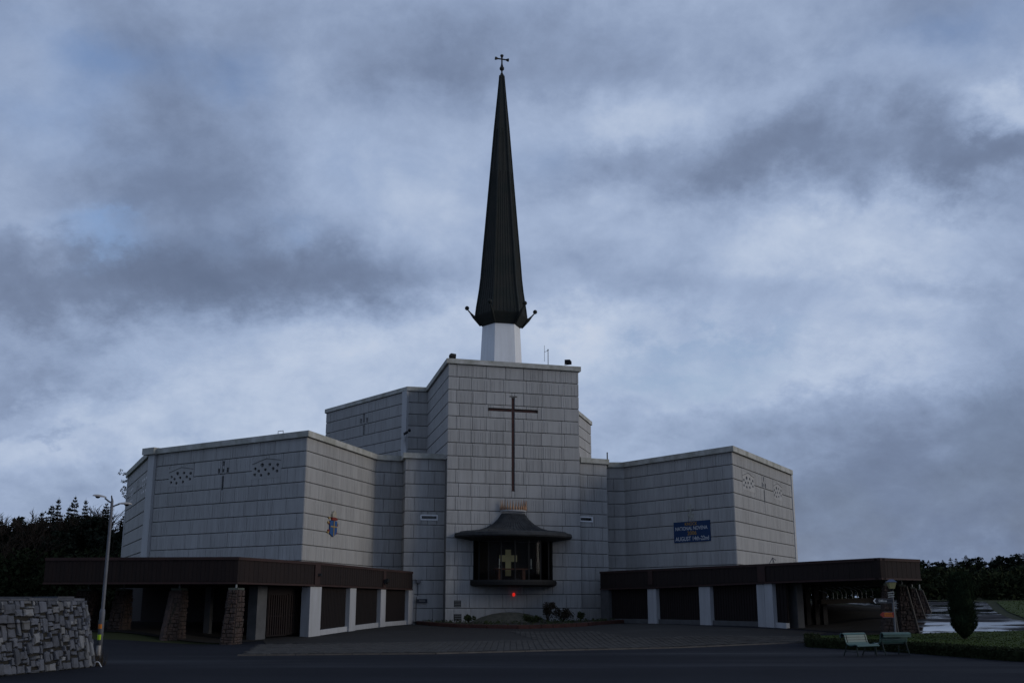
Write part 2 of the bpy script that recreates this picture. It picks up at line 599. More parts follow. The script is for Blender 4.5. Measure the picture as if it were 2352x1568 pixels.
def gz(x, y):
    """height of the ground"""
    k = smooth01(0, 10, x)
    z = lerp(0.40, 0.56, k) * smooth01(lerp(47, 43, k), lerp(72, 61, k), y)
    z += 0.48 * smooth01(-13.5, -18.5, x) * smooth01(45, 51, y) * (1 - smooth01(60, 80, y))
    z += smooth01(17, 21, x) * max(0.0, min(y, 110) - 52.0) * 0.038 * (1 - smooth01(84, 110, y) * 0.2)
    return z


def text_mesh(txt, name, parent, m, fn, u0, u1, z0, z1, depth=0.01):
    cu = bpy.data.curves.new('lettering', 'FONT')
    cu.body = txt
    cu.align_x = 'LEFT'
    cu.extrude = 0.0
    cu.offset = 0.012
    tmp = bpy.data.objects.new('tmp', cu)
    COL.objects.link(tmp)
    bpy.context.view_layer.update()
    dg = bpy.context.evaluated_depsgraph_get()
    me = bpy.data.meshes.new_from_object(tmp.evaluated_get(dg))
    bpy.data.objects.remove(tmp)
    xs = [v.co.x for v in me.vertices]
    ys = [v.co.y for v in me.vertices]
    ax, bx, ay, by = min(xs), max(xs), min(ys), max(ys)
    for v in me.vertices:
        u = lerp(u0, u1, (v.co.x - ax) / (bx - ax))
        z = lerp(z0, z1, (v.co.y - ay) / (by - ay))
        v.co = fn(u, z, depth)
    me.materials.clear()
    me.materials.append(m)
    me.name = name
    return link(name, me, parent)


class Facet:
    """an upright wall plane from p to q, left to right as seen from outside"""
    def __init__(s, p, q):
        s.p = Vector((p[0], p[1], 0))
        s.q = Vector((q[0], q[1], 0))
        d = s.q - s.p
        s.L = d.length
        s.U = d / s.L
        s.N = Vector((s.U.y, -s.U.x, 0))
        s.ang = math.atan2(s.U.y, s.U.x)

    def pt(s, u, z, o=0.0):
        v = s.p + s.U * u + s.N * o
        return Vector((v.x, v.y, z))

    def pix(s, px, py, o=0.0):
        d = ray(px, py)
        c = Vector((0, 0, EYE))
        t = ((s.p + s.N * o) - c).dot(s.N) / d.dot(s.N)
        w = c + d * t
        return (w - s.p).dot(s.U), w.z

    def area_px(s, u, z, w, h):
        c = s.pt(u + w / 2, z + h / 2)
        v = Vector((0, 0, EYE)) - c
        return w * h * max(0.0, v.normalized().dot(s.N)) / v.length_squared


def offset_line(pts, d, closed=False):
    """mitred offset of a plan polyline, d > 0 outwards (to the right-hand normal (uy,-ux))"""
    out = []
    n = len(pts)
    for i in range(n):
        p = Vector(pts[i])
        ns = []
        for (a, b) in ((i - 1, i), (i, i + 1)):
            if closed:
                a, b = a % n, b % n
            elif a < 0 or b >= n:
                continue
            t = (Vector(pts[b]) - Vector(pts[a])).normalized()
            ns.append(Vector((t.y, -t.x)))
        if len(ns) == 1:
            out.append(p + ns[0] * d)
        else:
            m = (ns[0] + ns[1])
            m = m.normalized() if m.length > 1e-6 else ns[0]
            k = max(0.35, m.dot(ns[0]))
            out.append(p + m * (d / k))
    return out


def ribbon(mb, pts, z0, z1, o_out, o_in):
    A = offset_line(pts, o_out)
    B = offset_line(pts, o_in)
    vs, fs = [], []
    for a, b in zip(A, B):
        vs += [(a.x, a.y, z0), (a.x, a.y, z1), (b.x, b.y, z1), (b.x, b.y, z0)]
    for i in range(len(pts) - 1):
        for k in range(4):
            fs.append((i * 4 + k, i * 4 + (k + 1) % 4, (i + 1) * 4 + (k + 1) % 4, (i + 1) * 4 + k))
    fs += [(3, 2, 1, 0), tuple((len(pts) - 1) * 4 + k for k in range(4))]
    mb.add(vs, fs)


def poly_cap(mb, pts, z):
    mb.add([(p[0], p[1], z) for p in pts], [tuple(range(len(pts)))])


def inside(poly, x, y):
    c = False
    n = len(poly)
    j = n - 1
    for i in range(n):
        xi, yi = poly[i][0], poly[i][1]
        xj, yj = poly[j][0], poly[j][1]
        if (yi > y) != (yj > y) and x < (xj - xi) * (y - yi) / (yj - yi) + xi:
            c = not c
        j = i
    return c


def sheet(name, poly, dz, m, step=1.0, parent=None, kind=None):
    """a polygon laid on the ground, dz above it"""
    bd = []
    for i in range(len(poly)):
        a, b = Vector(poly[i][:2]), Vector(poly[(i + 1) % len(poly)][:2])
        k = max(1, int((b - a).length / step))
        bd += [a.lerp(b, j / k) for j in range(k)]
    xs = [p.x for p in bd]
    ys = [p.y for p in bd]
    pts = list(bd)
    x = min(xs) + step * 0.5
    while x < max(xs):
        y = min(ys) + step * 0.5
        while y < max(ys):
            if inside(bd, x, y):
                pts.append(Vector((x, y)))
            y += step
        x += step
    nb = len(bd)
    r = delaunay_2d_cdt(pts, [(i, (i + 1) % nb) for i in range(nb)], [], 1, 1e-4)
    mb = MB()
    mb.v = [(p.x, p.y, gz(p.x, p.y) + dz) for p in r[0]]
    mb.f = [tuple(f) for f in r[2]]
    o = mb.build(name, m, parent, True)
    fix_normals(o)
    if o.data.polygons and o.data.polygons[0].normal.z < 0:
        o.data.flip_normals()
    if kind:
        o['kind'] = kind
    return o


def gpx(px, py, dz=0.0):
    z = 0.0
    p = None
    for _ in range(25):
        p = at_z(px, py, min(z, EYE - 0.05))
        z = 0.5 * z + 0.5 * gz(p.x, p.y)
    return p

#@@STRUCTURE
# ------------------------------------------------------------------ parenting keeps world coordinates


def worldmat(o):
    m = o.matrix_basis.copy()
    if o.parent is not None:
        m = worldmat(o.parent) @ o.matrix_parent_inverse @ m
    return m


def link(name, me, parent=None):
    o = bpy.data.objects.new(name, me)
    COL.objects.link(o)
    if parent is not None:
        o.parent = parent
        o.matrix_parent_inverse = worldmat(parent).inverted()
    return o


# ------------------------------------------------------------------ ground
def frange(a, b, st):
    n = int(round((b - a) / st))
    return [a + (b - a) * i / n for i in range(n)]


gx = frange(-900, -60, 60) + frange(-60, 60, 1.0) + frange(60, 900, 60) + [900]
gy = frange(-80, 16, 8) + frange(16, 120, 1.0) + frange(120, 1600, 74) + [1600]
mb = MB()
mb.v = [(x, y, gz(x, y)) for y in gy for x in gx]
nx = len(gx)
mb.f = [(j * nx + i, j * nx + i + 1, (j + 1) * nx + i + 1, (j + 1) * nx + i) for j in range(len(gy) - 1) for i in range(nx - 1)]
tag(mb.build('ground', M_FIELD, smooth=True), kind='structure')

car_park = [(-60, 4), (60, 4), (60, 34), (40, 33), (12.5, 43.5), (20, 46.5), (21, 49), (18, 50), (14, 59), (9, 68), (7, 76), (4, 76),
            (-4, 75), (-8, 74), (-8, 67), (-10.5, 56.5), (-13, 49.4), (-16, 48.6), (-24, 47), (-34, 50), (-60, 52)]
o = sheet('car_park', car_park, 0.012, M_ASPHALT, 1.0)
tag(o, kind='structure')

apron = [gpx(610, 1479), gpx(600, 1466), gpx(712, 1463), gpx(806, 1450), gpx(880, 1440), gpx(940, 1434), gpx(1170, 1442),
         gpx(1430, 1432), gpx(1500, 1432), gpx(1620, 1438), gpx(1760, 1444), gpx(1900, 1452), gpx(1870, 1462), gpx(1440, 1472), gpx(1120, 1474)]
tag(sheet('apron', [(p.x, p.y) for p in apron], 0.026, M_APRON, 0.8), kind='structure')

road = [(17.6, 49.3), (18.2, 51.6), (22.5, 66), (25.5, 78), (24.5, 90), (20, 100), (8, 112), (14, 116), (26, 104), (37, 86), (34.2, 79), (30.6, 70),
        (27.6, 61), (27.5, 55), (31, 51), (40, 48), (60, 46), (60, 40), (30, 46.2)]
tag(sheet('wet_road', road, 0.020, M_WETROAD, 1.0), kind='structure')

# block paving strip and the paved path to the bay
pave = [gpx(560, 1503), gpx(597, 1481), gpx(1120, 1473), gpx(1235, 1471), gpx(1172, 1450), gpx(1360, 1450), gpx(1459, 1466), gpx(1865, 1463),
        gpx(1865, 1473), gpx(1300, 1491), gpx(1000, 1499)]
pave2 = [(p.x, p.y) for p in pave]
pv = sheet('pavement', pave2, 0.034, M_MORTAR, 0.8)
tag(pv, kind='structure')
mb = MB()
pw, pl = 0.26, 0.52
x0, x1 = min(p[0] for p in pave2), max(p[0] for p in pave2)
y0, y1 = min(p[1] for p in pave2), max(p[1] for p in pave2)
j = 0
yy = y0
while yy < y1:
    xx = x0
    i = 0
    while xx < x1:
        oy = yy + (pl * 0.5 if i % 2 else 0)
        cx, cy = xx + pw / 2, oy + pl / 2
        if inside(pave2, cx, cy):
            h = gz(cx, cy) + 0.05 + random.uniform(-0.004, 0.006)
            g = 0.012
            a, b, c, d = xx + g, xx + pw - g, oy + g, oy + pl - g
            bl = 0.012
            mb.add([(a, c, h - .02), (b, c, h - .02), (b, d, h - .02), (a, d, h - .02),
                    (a + bl, c + bl, h), (b - bl, c + bl, h), (b - bl, d - bl, h), (a + bl, d - bl, h)],
                   [(4, 5, 6, 7), (0, 1, 5, 4), (1, 2, 6, 5), (2, 3, 7, 6), (3, 0, 4, 7)])
        xx += pw
        i += 1
    yy += pl
mb.build('paver', M_PAVER, pv, kind='stuff')

# kerb stones along the front of the paving
kpts = [gpx(545, 1506), gpx(1000, 1502), gpx(1300, 1494), gpx(1865, 1475)]
kroot = tag(empty('kerb', (0, 44, 0)), kind='structure')
for a, b in zip(kpts[:-1], kpts[1:]):
    n = max(1, int((b - a).length / 0.9))
    for i in range(n):
        p, q = a.lerp(b, (i + .01) / n), a.lerp(b, (i + .99) / n)
        t = (q - p).normalized()
        nn = Vector((t.y, -t.x, 0)) * 0.075
        vs = []
        for z in (0.0, 0.062):
            k = 1.0 if z < .05 else .8
            for w in (p + nn * k, q + nn * k, q - nn, p - nn):
                vs.append((w.x, w.y, gz(w.x, w.y) + z))
        MB().hexa(vs).build('kerb_stone', M_KERB, kroot)

# lawn on the right with a grassy verge beyond the road
lawn = [gpx(1872, 1466), gpx(1880, 1461), gpx(2060, 1458), gpx(2352, 1455), (34, 45.5), (60, 39.5), (60, 34.5), (32, 32.5), gpx(2352, 1502), gpx(2100, 1489), gpx(1950, 1479)]
lawn2 = [(p[0], p[1]) for p in lawn]
lw = tag(sheet('lawn', lawn2, 0.05, M_GRASS, 1.0), kind='structure')
verge2 = [(28.3, 55), (28.4, 61), (31.4, 70), (35, 79), (38, 86.5), (50, 96), (70, 96), (70, 50), (44, 50.5)]
vg = tag(sheet('grass_verge', verge2, 0.05, M_GRASS, 1.5), kind='structure')
back2 = [(-60, 54), (-34, 52), (-27, 49.5), (-24, 48.2), (-23.5, 60), (-30, 72), (-32, 88), (-60, 96)]
lg = tag(sheet('side_lawn', back2, 0.03, M_GRASS, 1.5), kind='structure')


def grass(name, poly, n, parent, hmin, hmax):
    rnd = random.Random(3)
    xs = [p[0] for p in poly]
    ys = [p[1] for p in poly]
    m = MB()
    c = 0
    while c < n:
        x, y = rnd.uniform(min(xs), max(xs)), rnd.uniform(min(ys), max(ys))
        if not inside(poly, x, y):
            continue
        c += 1
        z = gz(x, y) + 0.05
        a = rnd.uniform(0, math.pi)
        w = rnd.uniform(.02, .05)
        h = rnd.uniform(hmin, hmax)
        dx, dy = math.cos(a) * w, math.sin(a) * w
        m.add([(x - dx, y - dy, z), (x + dx, y + dy, z), (x + rnd.uniform(-.05, .05), y + rnd.uniform(-.05, .05), z + h)], [(0, 1, 2)])
    o = m.build(name, M_BLADE, parent, kind='stuff')
    return o


grass('grass_blades', [(p[0], p[1]) for p in lawn2 if p[0] < 45], 16000, lw, .015, .05)
grass('grass_blades', [p for p in verge2], 9000, vg, .03, .09)

# ------------------------------------------------------------------ the basilica
HW, HT, CR, Z1 = 11.84, 18.34, 0.92, 1.45      # parapets, course height, lowest full joint
A0, A1, B1, C1, D1, E0, E1 = (-30.4, 85.2), (-24.2, 72.0), (-12.34, 64.0), (-9.55, 74.6), (-7.6, 75.5), (-7.25, 73.7), (-4.55, 74.46)
F0, F1, G0, G1, H1, I1 = (4.78, 76.15), (6.73, 77.16), (6.6, 78.9), (8.26, 78.9), (14.49, 70.5), (21.68, 83.7)
T0, T1, T2, T3 = (-6.59, 83.28), (-4.35, 73.0), (4.69, 75.7), (1.95, 86.2)
U0, U1, U2, U3 = (-16.27, 93.1), (-8.17, 82.93), (4.7, 89.9), (7.33, 99.67)
basilica = empty('basilica', (0, 75, 0.3))
tag(basilica, 'large white ribbed-concrete church with stepped block tower and tall dark spire', 'church')

f_twr = Facet(T1, T2)
f_twl = Facet(T0, T1)
f_twr_r = Facet(T2, T3)
f_a, f_b, f_c, f_d = Facet(A0, A1), Facet(A1, B1), Facet(B1, C1), Facet(C1, D1)
f_es, f_e = Facet(D1, E0), Facet(E0, E1)
f_f, f_fs, f_g, f_h, f_i = Facet(F0, F1), Facet(F1, G0), Facet(G0, G1), Facet(G1, H1), Facet(H1, I1)
f_u, f_u2, f_u3 = Facet(U0, U1), Facet(U1, T0), Facet(U2, U3)


def subtract(r, h):
    a, b, c, d = r
    e, f, g, i = h
    if e >= b or f <= a or g >= d or i <= c:
        return [r]
    out = []
    if e > a:
        out.append((a, e, c, d))
    if f < b:
        out.append((f, b, c, d))
    m0, m1 = max(a, e), min(b, f)
    if g > c:
        out.append((m0, m1, c, g))
    if i < d:
        out.append((m0, m1, i, d))
    return [q for q in out if q[1] - q[0] > .06 and q[3] - q[2] > .06]


PANELS = []


def panel_variant(k):
    """ribbed panel of unit width and height, front 8 cm proud, plain margin and weathered slope along its top"""
    rnd = random.Random(40 + k)
    t = 0.085
    m = MB()
    n = 4 + k % 4
    prof = [(0.0, t - .012), (0.012, t)]
    for i in range(n):
        c = (i + .5 + rnd.uniform(-.3, .3)) / n
        if rnd.random() < .25:
            continue
        w, d = 0.008, 0.016
        prof += [(c - w, t), (c - w * .5, t - d), (c + w * .5, t - d), (c + w, t)]
    prof += [(0.988, t), (1.0, t - .012)]
    flat = [(x, min(t, t if 0.005 < x < .995 else t - .012)) for x, _ in prof]
    rows = [(0.0, [(x, y - .010) for x, y in prof]), (0.02, prof), (0.83, prof), (0.85, flat), (0.965, flat), (1.0, [(x, t - .045) for x, _ in prof])]
    N = len(prof)
    vs = [(x, -y, z) for z, pr in rows for x, y in pr]
    fs = [(r * N + i, r * N + i + 1, (r + 1) * N + i + 1, (r + 1) * N + i) for r in range(len(rows) - 1) for i in range(N - 1)]
    b0 = len(vs)
    vs += [(0, 0, 0), (1, 0, 0), (1, 0, 1), (0, 0, 1)]
    fs.append(tuple([b0, b0 + 1] + [i for i in range(N - 1, -1, -1)]))
    top = (len(rows) - 1) * N
    fs.append(tuple([top + i for i in range(N)] + [b0 + 2, b0 + 3]))
    fs.append(tuple([b0, ] + [r * N for r in range(len(rows))] + [b0 + 3]))
    fs.append(tuple([b0 + 1, b0 + 2] + [r * N + N - 1 for r in range(len(rows) - 1, -1, -1)]))
    m.add(vs, fs)
    me = bpy.data.meshes.new('panel')
    me.from_pydata(m.v, [], m.f)
    me.materials.append(M_PANEL)
    return me


VAR = [panel_variant(k) for k in range(8)]
PAT_T = [[0, .075, .166, .309, .41, .59, .707, .89, 1], [0, .054, .176, .28, .427, .567, .72, .866, 1]]


def pattern(L, seed):
    rnd = random.Random(seed)
    n = max(1, int(round(L / 1.25)))
    out = []
    for par in (0, 1):
        xs = [0.0]
        off = 0.5 if par else 0.0
        for i in range(1, n + (1 if par else 0)):
            xs.append(min(.97, max(.03, (i - off + rnd.uniform(-.16, .16)) / n)))
        xs.append(1.0)
        out.append(sorted(xs))
    return out


def wall(F, name, z0, z1, holes=(), pat=None, seed=1, backing_holes=(), ext0=0.0, ext1=0.0, thick=0.12, zb=None, u_in=0.0):
    """backing wall plus its course panels; returns the wall part"""
    m = MB()
    rects = [(0.0, F.L, z0 if zb is None else zb, z1)]
    for h in backing_holes:
        rects = [q for r in rects for q in subtract(r, h)]
    for (a, b, c, d) in rects:
        m.fbox(F, a, b, c, d, -thick, 0.0)
    w = m.build(name, M_JOINT, basilica)
    pat = pat or pattern(F.L, seed)
    k = math.floor((z0 - Z1) / CR)
    while Z1 + CR * k < z1 - .05:
        lo, hi = max(z0, Z1 + CR * k), min(z1, Z1 + CR * (k + 1))
        if hi - lo > .12:
            xs = pat[k % 2]
            for a, b in zip(xs[:-1], xs[1:]):
                a2 = a * F.L - (ext0 if a == 0 else 0) + (u_in if a == 0 else 0)
                b2 = b * F.L + (ext1 if b == 1 else 0)
                rr = [(a2, b2, lo, hi)]
                for h in holes:
                    rr = [q for r in rr for q in subtract(r, h)]
                for (p, q, c, d) in rr:
                    PANELS.append((F, w, p + .011, q - .011, c + .021, d - .021 if d == hi else d, random.randrange(8)))
        k += 1
    return w


def px_rect(F, x0, x1, y0, y1, o=0.0):
    a = F.pix(x0, (y0 + y1) / 2, o)
    b = F.pix(x1, (y0 + y1) / 2, o)
    c = F.pix((x0 + x1) / 2, y1, o)
    d = F.pix((x0 + x1) / 2, y0, o)
    return (a[0], b[0], c[1], d[1])


# --- tower front with the recessed cross and the bay opening
uc = f_twr.pix(1178, 1290)[0]
cv = px_rect(f_twr, 1174.6, 1181.4, 914, 1127)
chz = f_twr.pix(1178, 943)[1]
cxa, cxb = f_twr.pix(1121, 941)[0], f_twr.pix(1234, 946)[0]
ch = (cxa, cxb, chz - .10, chz + .10)
bay_open = (uc - 2.55, uc + 2.55, 3.3, 5.85)
w_tower = wall(f_twr, 'tower_front_wall', 0.15, 18.0, holes=[cv, ch, bay_open, (uc - 2.80, uc + 2.80, 2.95, 5.9)], pat=PAT_T,
               backing_holes=[bay_open], ext0=.095, ext1=.085)
m = MB()
m.fbox(f_twr, cv[0] + .03, cv[1] - .03, cv[2] + .03, cv[3] - .03, 0.004, 0.022)
m.fbox(f_twr, ch[0] + .03, cv[0], ch[2] + .03, ch[3] - .03, 0.004, 0.022)
m.fbox(f_twr, cv[1], ch[1] - .03, ch[2] + .03, ch[3] - .03, 0.004, 0.022)
wc = m.build('wall_cross', M_CROSS, basilica)
m = MB()
for (a, b, c, d) in ((cv[0], cv[1], cv[3] - .03, cv[3] + .02), (cv[0], cv[1], cv[2] - .03, cv[2] + .03), (ch[0] - .03, ch[0] + .03, ch[2], ch[3]),
                     (ch[1] - .03, ch[1] + .03, ch[2], ch[3]), (ch[0], cv[0], ch[3] - .03, ch[3] + .03), (cv[1], ch[1], ch[3] - .03, ch[3] + .03)):
    m.fbox(f_twr, a, b, c, d, 0.006, 0.095)
m.fbox(f_twr, cv[0] - .16, cv[1] + .16, cv[3] + .07, cv[3] + .12, 0.03, 0.12)
m.build('cross_frame', M_CROSSDARK, wc)

wall(f_twl, 'tower_side_wall', 11.4, 18.0, seed=5, ext1=.09, zb=0.1)
wall(f_twr_r, 'tower_side_wall', 11.4, 18.0, seed=6, ext1=0.0, zb=0.1)
m = MB()
ribbon(m, [T0, T1, T2, T3], 18.0, HT, 0.24, -0.35)
m.build('tower_coping', M_COPING, basilica)
m = MB()
poly_cap(m, [T0, T1, T2, T3], 17.9)
m.build('tower_roof', M_ROOF, basilica)

# --- upper block behind the tower
fu_cross = [px_rect(f_u, 836, 840, 950, 961), px_rect(f_u, 829, 833, 963, 972), px_rect(f_u, 843, 847, 960, 970), px_rect(f_u, 836, 840, 962, 970),
            px_rect(f_u, 835.5, 839.5, 977, 998)]
wall(f_u, 'upper_wall', 11.4, 18.0, holes=fu_cross, seed=11)
wall(f_u2, 'upper_wall', 11.4, 18.0, seed=12)
wall(f_u3, 'upper_wall', 11.4, 18.0, seed=13)
m = MB()
m.fbox(f_u, f_u.L - .55, f_u.L + .1, 11.4, 18.02, 0.002, 0.2)
m.build('corner_pilaster', M_PILASTER, basilica)
m = MB()
ribbon(m, [(-14, 104), U0, U1, T0], 18.0, HT - .01, 0.2, -0.35)
m.build('upper_coping', M_COPING, basilica)
m = MB()
ribbon(m, [U2, U3, (2, 108)], 18.0, HT - .01, 0.2, -0.35)
m.build('upper_coping', M_COPING, basilica)
m = MB()
poly_cap(m, [U0, U1, T0, T3, U2, U3, (2, 108), (-14, 104)], 17.88)
ribbon(m, [U3, (2, 108), (-14, 104), U0], 11.3, 17.9, 0.0, -0.3)
m.build('upper_roof', M_ROOF, basilica)

# --- wings
mb_holes = []


def motif(F, x0, x1, y0, y1, part, zc, hgt):
    """plain slab pierced by eleven round lights under a shallow gable line"""
    a, b = F.pix(x0, (y0 + y1) / 2)[0], F.pix(x1, (y0 + y1) / 2)[0]
    u0, u1 = a, b
    z0, z1 = zc - hgt * .5, zc + hgt * .5
    H = [(.106, .58, 1), (.348, .77, 1.35), (.615, .77, 1), (.888, .70, 1.1), (.233, .42, 1), (.464, .465, 1), (.736, .49, 1.1),
         (.097, .21, 1), (.324, .14, 1), (.59, .185, 1), (.873, .325, 1)]
    W = u1 - u0
    e = .022
    outer = [Vector((u0 - e, z0 - e)), Vector((u1 + e, z0 - e)), Vector((u1 + e, z1 + e + .028)), Vector((u0 - e, z1 + e + .028))]
    pts = list(outer)
    eds = [(0, 1), (1, 2), (2, 3), (3, 0)]
    rings = []
    for (s, t, k) in H:
        c = Vector((u0 + W * s, z0 + hgt * (0.06 + t * .88)))
        rr = 0.051 * W * k
        rz = .098 * k
        r0 = len(pts)
        ring = [c + Vector((rr * math.cos(q * math.pi / 6), rz * math.sin(q * math.pi / 6))) for q in range(12)]
        pts += ring
        eds += [(r0 + q, r0 + (q + 1) % 12) for q in range(12)]
        rings.append((c, rr, rz))
    rv, _, rf, *_ = delaunay_2d_cdt(pts, eds, [], 1, 1e-5)
    m = MB()
    keep = []
    for f in rf:
        ce = sum((rv[i] for i in f), Vector((0, 0))) / len(f)
        if all(((ce.x - c.x) / rr) ** 2 + ((ce.y - c.y) / rz) ** 2 > .93 for c, rr, rz in rings):
            keep.append(tuple(f))
    m.add([F.pt(p.x, p.y, .095) for p in rv], keep)
    for c, rr, rz in rings:
        ou = [F.pt(c.x + rr * math.cos(q * math.pi / 6), c.y + rz * math.sin(q * math.pi / 6), .095) for q in range(12)]
        inn = [F.pt(c.x + .86 * rr * math.cos(q * math.pi / 6), c.y + .86 * rz * math.sin(q * math.pi / 6), .004) for q in range(12)]
        m.add(ou + inn, [(q, (q + 1) % 12, 12 + (q + 1) % 12, 12 + q) for q in range(12)])
    for (p, q) in ((0, 1), (1, 2), (2, 3), (3, 0)):
        A, B = outer[p], outer[q]
        m.add([F.pt(A.x, A.y, .095), F.pt(B.x, B.y, .095), F.pt(B.x, B.y, 0), F.pt(A.x, A.y, 0)], [(0, 1, 2, 3)])
    o = m.build('pierced_slab', M_PANEL, part)
    g = MB()
    gz1 = z1 + .10
    for (p, q) in (((u0 + W * .0, z1 - hgt * .16), (u0 + W * .5, gz1)), ((u0 + W * .5, gz1), (u1, z1 - hgt * .08))):
        A0_, B0_ = F.pt(p[0], p[1], .1), F.pt(q[0], q[1], .1)
        g.tube([A0_, B0_], .022, 5)
    g.build('gable_moulding', M_JOINT, part)
    for (c, rr, rz) in rings:
        d = MB()
        d.add([F.pt(c.x + .85 * rr * math.cos(q * math.pi / 6), c.y + .85 * rz * math.sin(q * math.pi / 6), .012) for q in range(12)], [tuple(range(12))])
        d.build('round_light', M_DARKGLASS, part)
    return (u0, u1, z0, z1 + .0)


def hole_rect(F, x0, x1, y0, y1, zc, hgt):
    return (F.pix(x0, (y0 + y1) / 2)[0], F.pix(x1, (y0 + y1) / 2)[0], zc - hgt / 2, zc + hgt / 2)


def cross_slots(F, u, z, s):
    """openings of the pierced cross: arms, middle and long foot"""
    return [(u - .12 * s, u + .12 * s, z + .52 * s, z + .90 * s), (u - .70 * s, u - .42 * s, z - .10 * s, z + .28 * s),
            (u + .42 * s, u + .70 * s, z - .10 * s, z + .28 * s), (u - .13 * s, u + .13 * s, z - .04 * s, z + .22 * s),
            (u - .12 * s, u + .12 * s, z - 1.62 * s, z - .40 * s)]


def cross_glass(F, slots, part):
    for (a, b, c, d) in slots:
        MB().fbox(F, a, b, c, d, 0.003, 0.012).build('cross_light', M_DARKGLASS, part)


# left wing
zj = Z1 + CR * 9                                              # joint running through the ornaments
hb1 = hole_rect(f_b, 391, 446, 1078, 1112, zj + .04, 1.12)
hb2 = hole_rect(f_b, 582, 647, 1058, 1097, zj + .04, 1.12)
ub = f_b.pix(515, 1085)[0]
sb = cross_slots(f_b, ub, zj + .14, .72)
ZW = 3.3
w_b = wall(f_b, 'wing_wall', ZW, 11.5, holes=[hb1, hb2] + sb, seed=21, ext1=.09, u_in=.55)
motif(f_b, 391, 446, 1078, 1112, w_b, zj + .04, 1.12)
motif(f_b, 582, 647, 1058, 1097, w_b, zj + .04, 1.12)
cross_glass(f_b, sb, w_b)
ha1 = (f_a.L * .12, f_a.L * .34, zj - .70, zj + .72)
ha2 = (f_a.L * .68, f_a.L * .90, zj - .70, zj + .72)
sa = cross_slots(f_a, f_a.L * .51, zj + .14, .72)
w_a = wall(f_a, 'wing_wall', ZW, 11.5, holes=sa, seed=22)
cross_glass(f_a, sa, w_a)
for hh in (ha1, ha2):
    for i in range(9):
        uu = lerp(hh[0], hh[1], (.2 + (i % 3) * .3 + (i // 3 % 2) * .1))
        zz = lerp(hh[2], hh[3], .2 + (i // 3) * .3)
        d = MB()
        d.add([f_a.pt(uu + .1 * math.cos(q * math.pi / 5), zz + .11 * math.sin(q * math.pi / 5), .09) for q in range(10)], [tuple(range(10))])
        d.build('round_light', M_DARKGLASS, w_a)
w_c = wall(f_c, 'wing_wall', ZW, 11.5, seed=23, ext0=.09)
wall(f_d, 'wing_wall', ZW, 11.5, seed=24)
wall(f_es, 'shoulder_side_wall', 0.2, 11.5, seed=25, ext1=.09)
slot_l = px_rect(f_e, 967, 1003, 1184, 1192)
w_e = wall(f_e, 'shoulder_wall', 0.2, 11.5, holes=[slot_l], seed=26, ext0=.095)
slot_r = px_rect(f_f, 1331, 1358, 1188, 1196)
w_f = wall(f_f, 'shoulder_wall', 0.2, 11.5, holes=[slot_r], seed=27, ext1=.06)
wall(f_fs, 'shoulder_side_wall', ZW, 11.5, seed=28, ext0=.055)
wall(f_g, 'wing_wall', ZW, 11.5, seed=29)
w_h = wall(f_h, 'wing_wall', ZW, 11.5, seed=30, ext1=.093)
hi1 = hole_rect(f_i, 1703, 1729, 1088, 1126, zj + .04, 1.12)
hi2 = hole_rect(f_i, 1774, 1793, 1110, 1146, zj + .04, 1.12)
ui = f_i.pix(1752, 1118)[0]
si = cross_slots(f_i, ui, zj + .14, .72)
w_i = wall(f_i, 'wing_wall', ZW, 11.5, holes=[hi1, hi2] + si, seed=31, ext0=.093)
motif(f_i, 1703, 1729, 1088, 1126, w_i, zj + .04, 1.12)
motif(f_i, 1774, 1793, 1110, 1146, w_i, zj + .04, 1.12)
cross_glass(f_i, si, w_i)
for F, s, w in ((f_e, slot_l, w_e), (f_f, slot_r, w_f)):
    pn = MB().fbox(F, s[0] + .04, s[1] - .04, s[2] + .04, s[3] - .04, .004, .02).build('slot_window', M_DARKGLASS, w)
    m = MB()
    m.fbox(F, s[0] - .06, s[1] + .06, s[3] - .02, s[3] + .07, .0, .12)
    m.fbox(F, s[0] - .06, s[1] + .06, s[2] - .07, s[2] + .02, .0, .12)
    m.fbox(F, s[0] - .07, s[0] + .02, s[2] + .02, s[3] - .02, .0, .12)
    m.fbox(F, s[1] - .02, s[1] + .07, s[2] + .02, s[3] - .02, .0, .12)
    m.build('window_surround', M_SHAFT, w)

# pilasters at the outer corners
m = MB()
m.fbox(f_b, -.12, .5, ZW, 11.52, .0, .28)
m.build('corner_pilaster', M_PILASTER, basilica)
m = MB()
m.fbox(f_i, f_i.L - .1, f_i.L + .35, ZW, 11.52, -.6, .14)
m.build('corner_pilaster', M_PILASTER, basilica)
m = MB()
m.fbox(f_a, -.1, .35, ZW, 11.52, -.5, .12)
m.build('corner_pilaster', M_PILASTER, basilica)

m = MB()
ribbon(m, [A0, A1, B1, C1, D1, E0, E1], 11.48, HW, .26, -.4)
ribbon(m, [(A1[0] - .45, A1[1] + .3), (A1[0] + .55, A1[1] - .37)], 11.46, HW + .06, .5, -.3)
m.build('wing_coping', M_COPING, basilica)
m = MB()
ribbon(m, [F0, F1, G0, G1, H1, I1], 11.48, HW, .26, -.4)
m.build('wing_coping', M_COPING, basilica)
m = MB()
poly_cap(m, [A0, A1, B1, C1, D1, E0, E1, F0, F1, G0, G1, H1, I1, (20, 100), (-5, 112), (-24, 104)], 11.4)
ribbon(m, [I1, (20, 100), (-5, 112), (-24, 104), A0], 0.0, 11.4, 0.0, -.3)
m.build('wing_roof', M_ROOF, basilica)
m = MB()
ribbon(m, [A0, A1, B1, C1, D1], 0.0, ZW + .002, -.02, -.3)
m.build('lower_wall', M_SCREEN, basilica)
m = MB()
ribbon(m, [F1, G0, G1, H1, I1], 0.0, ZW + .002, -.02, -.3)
m.build('lower_wall', M_SCREEN, basilica)

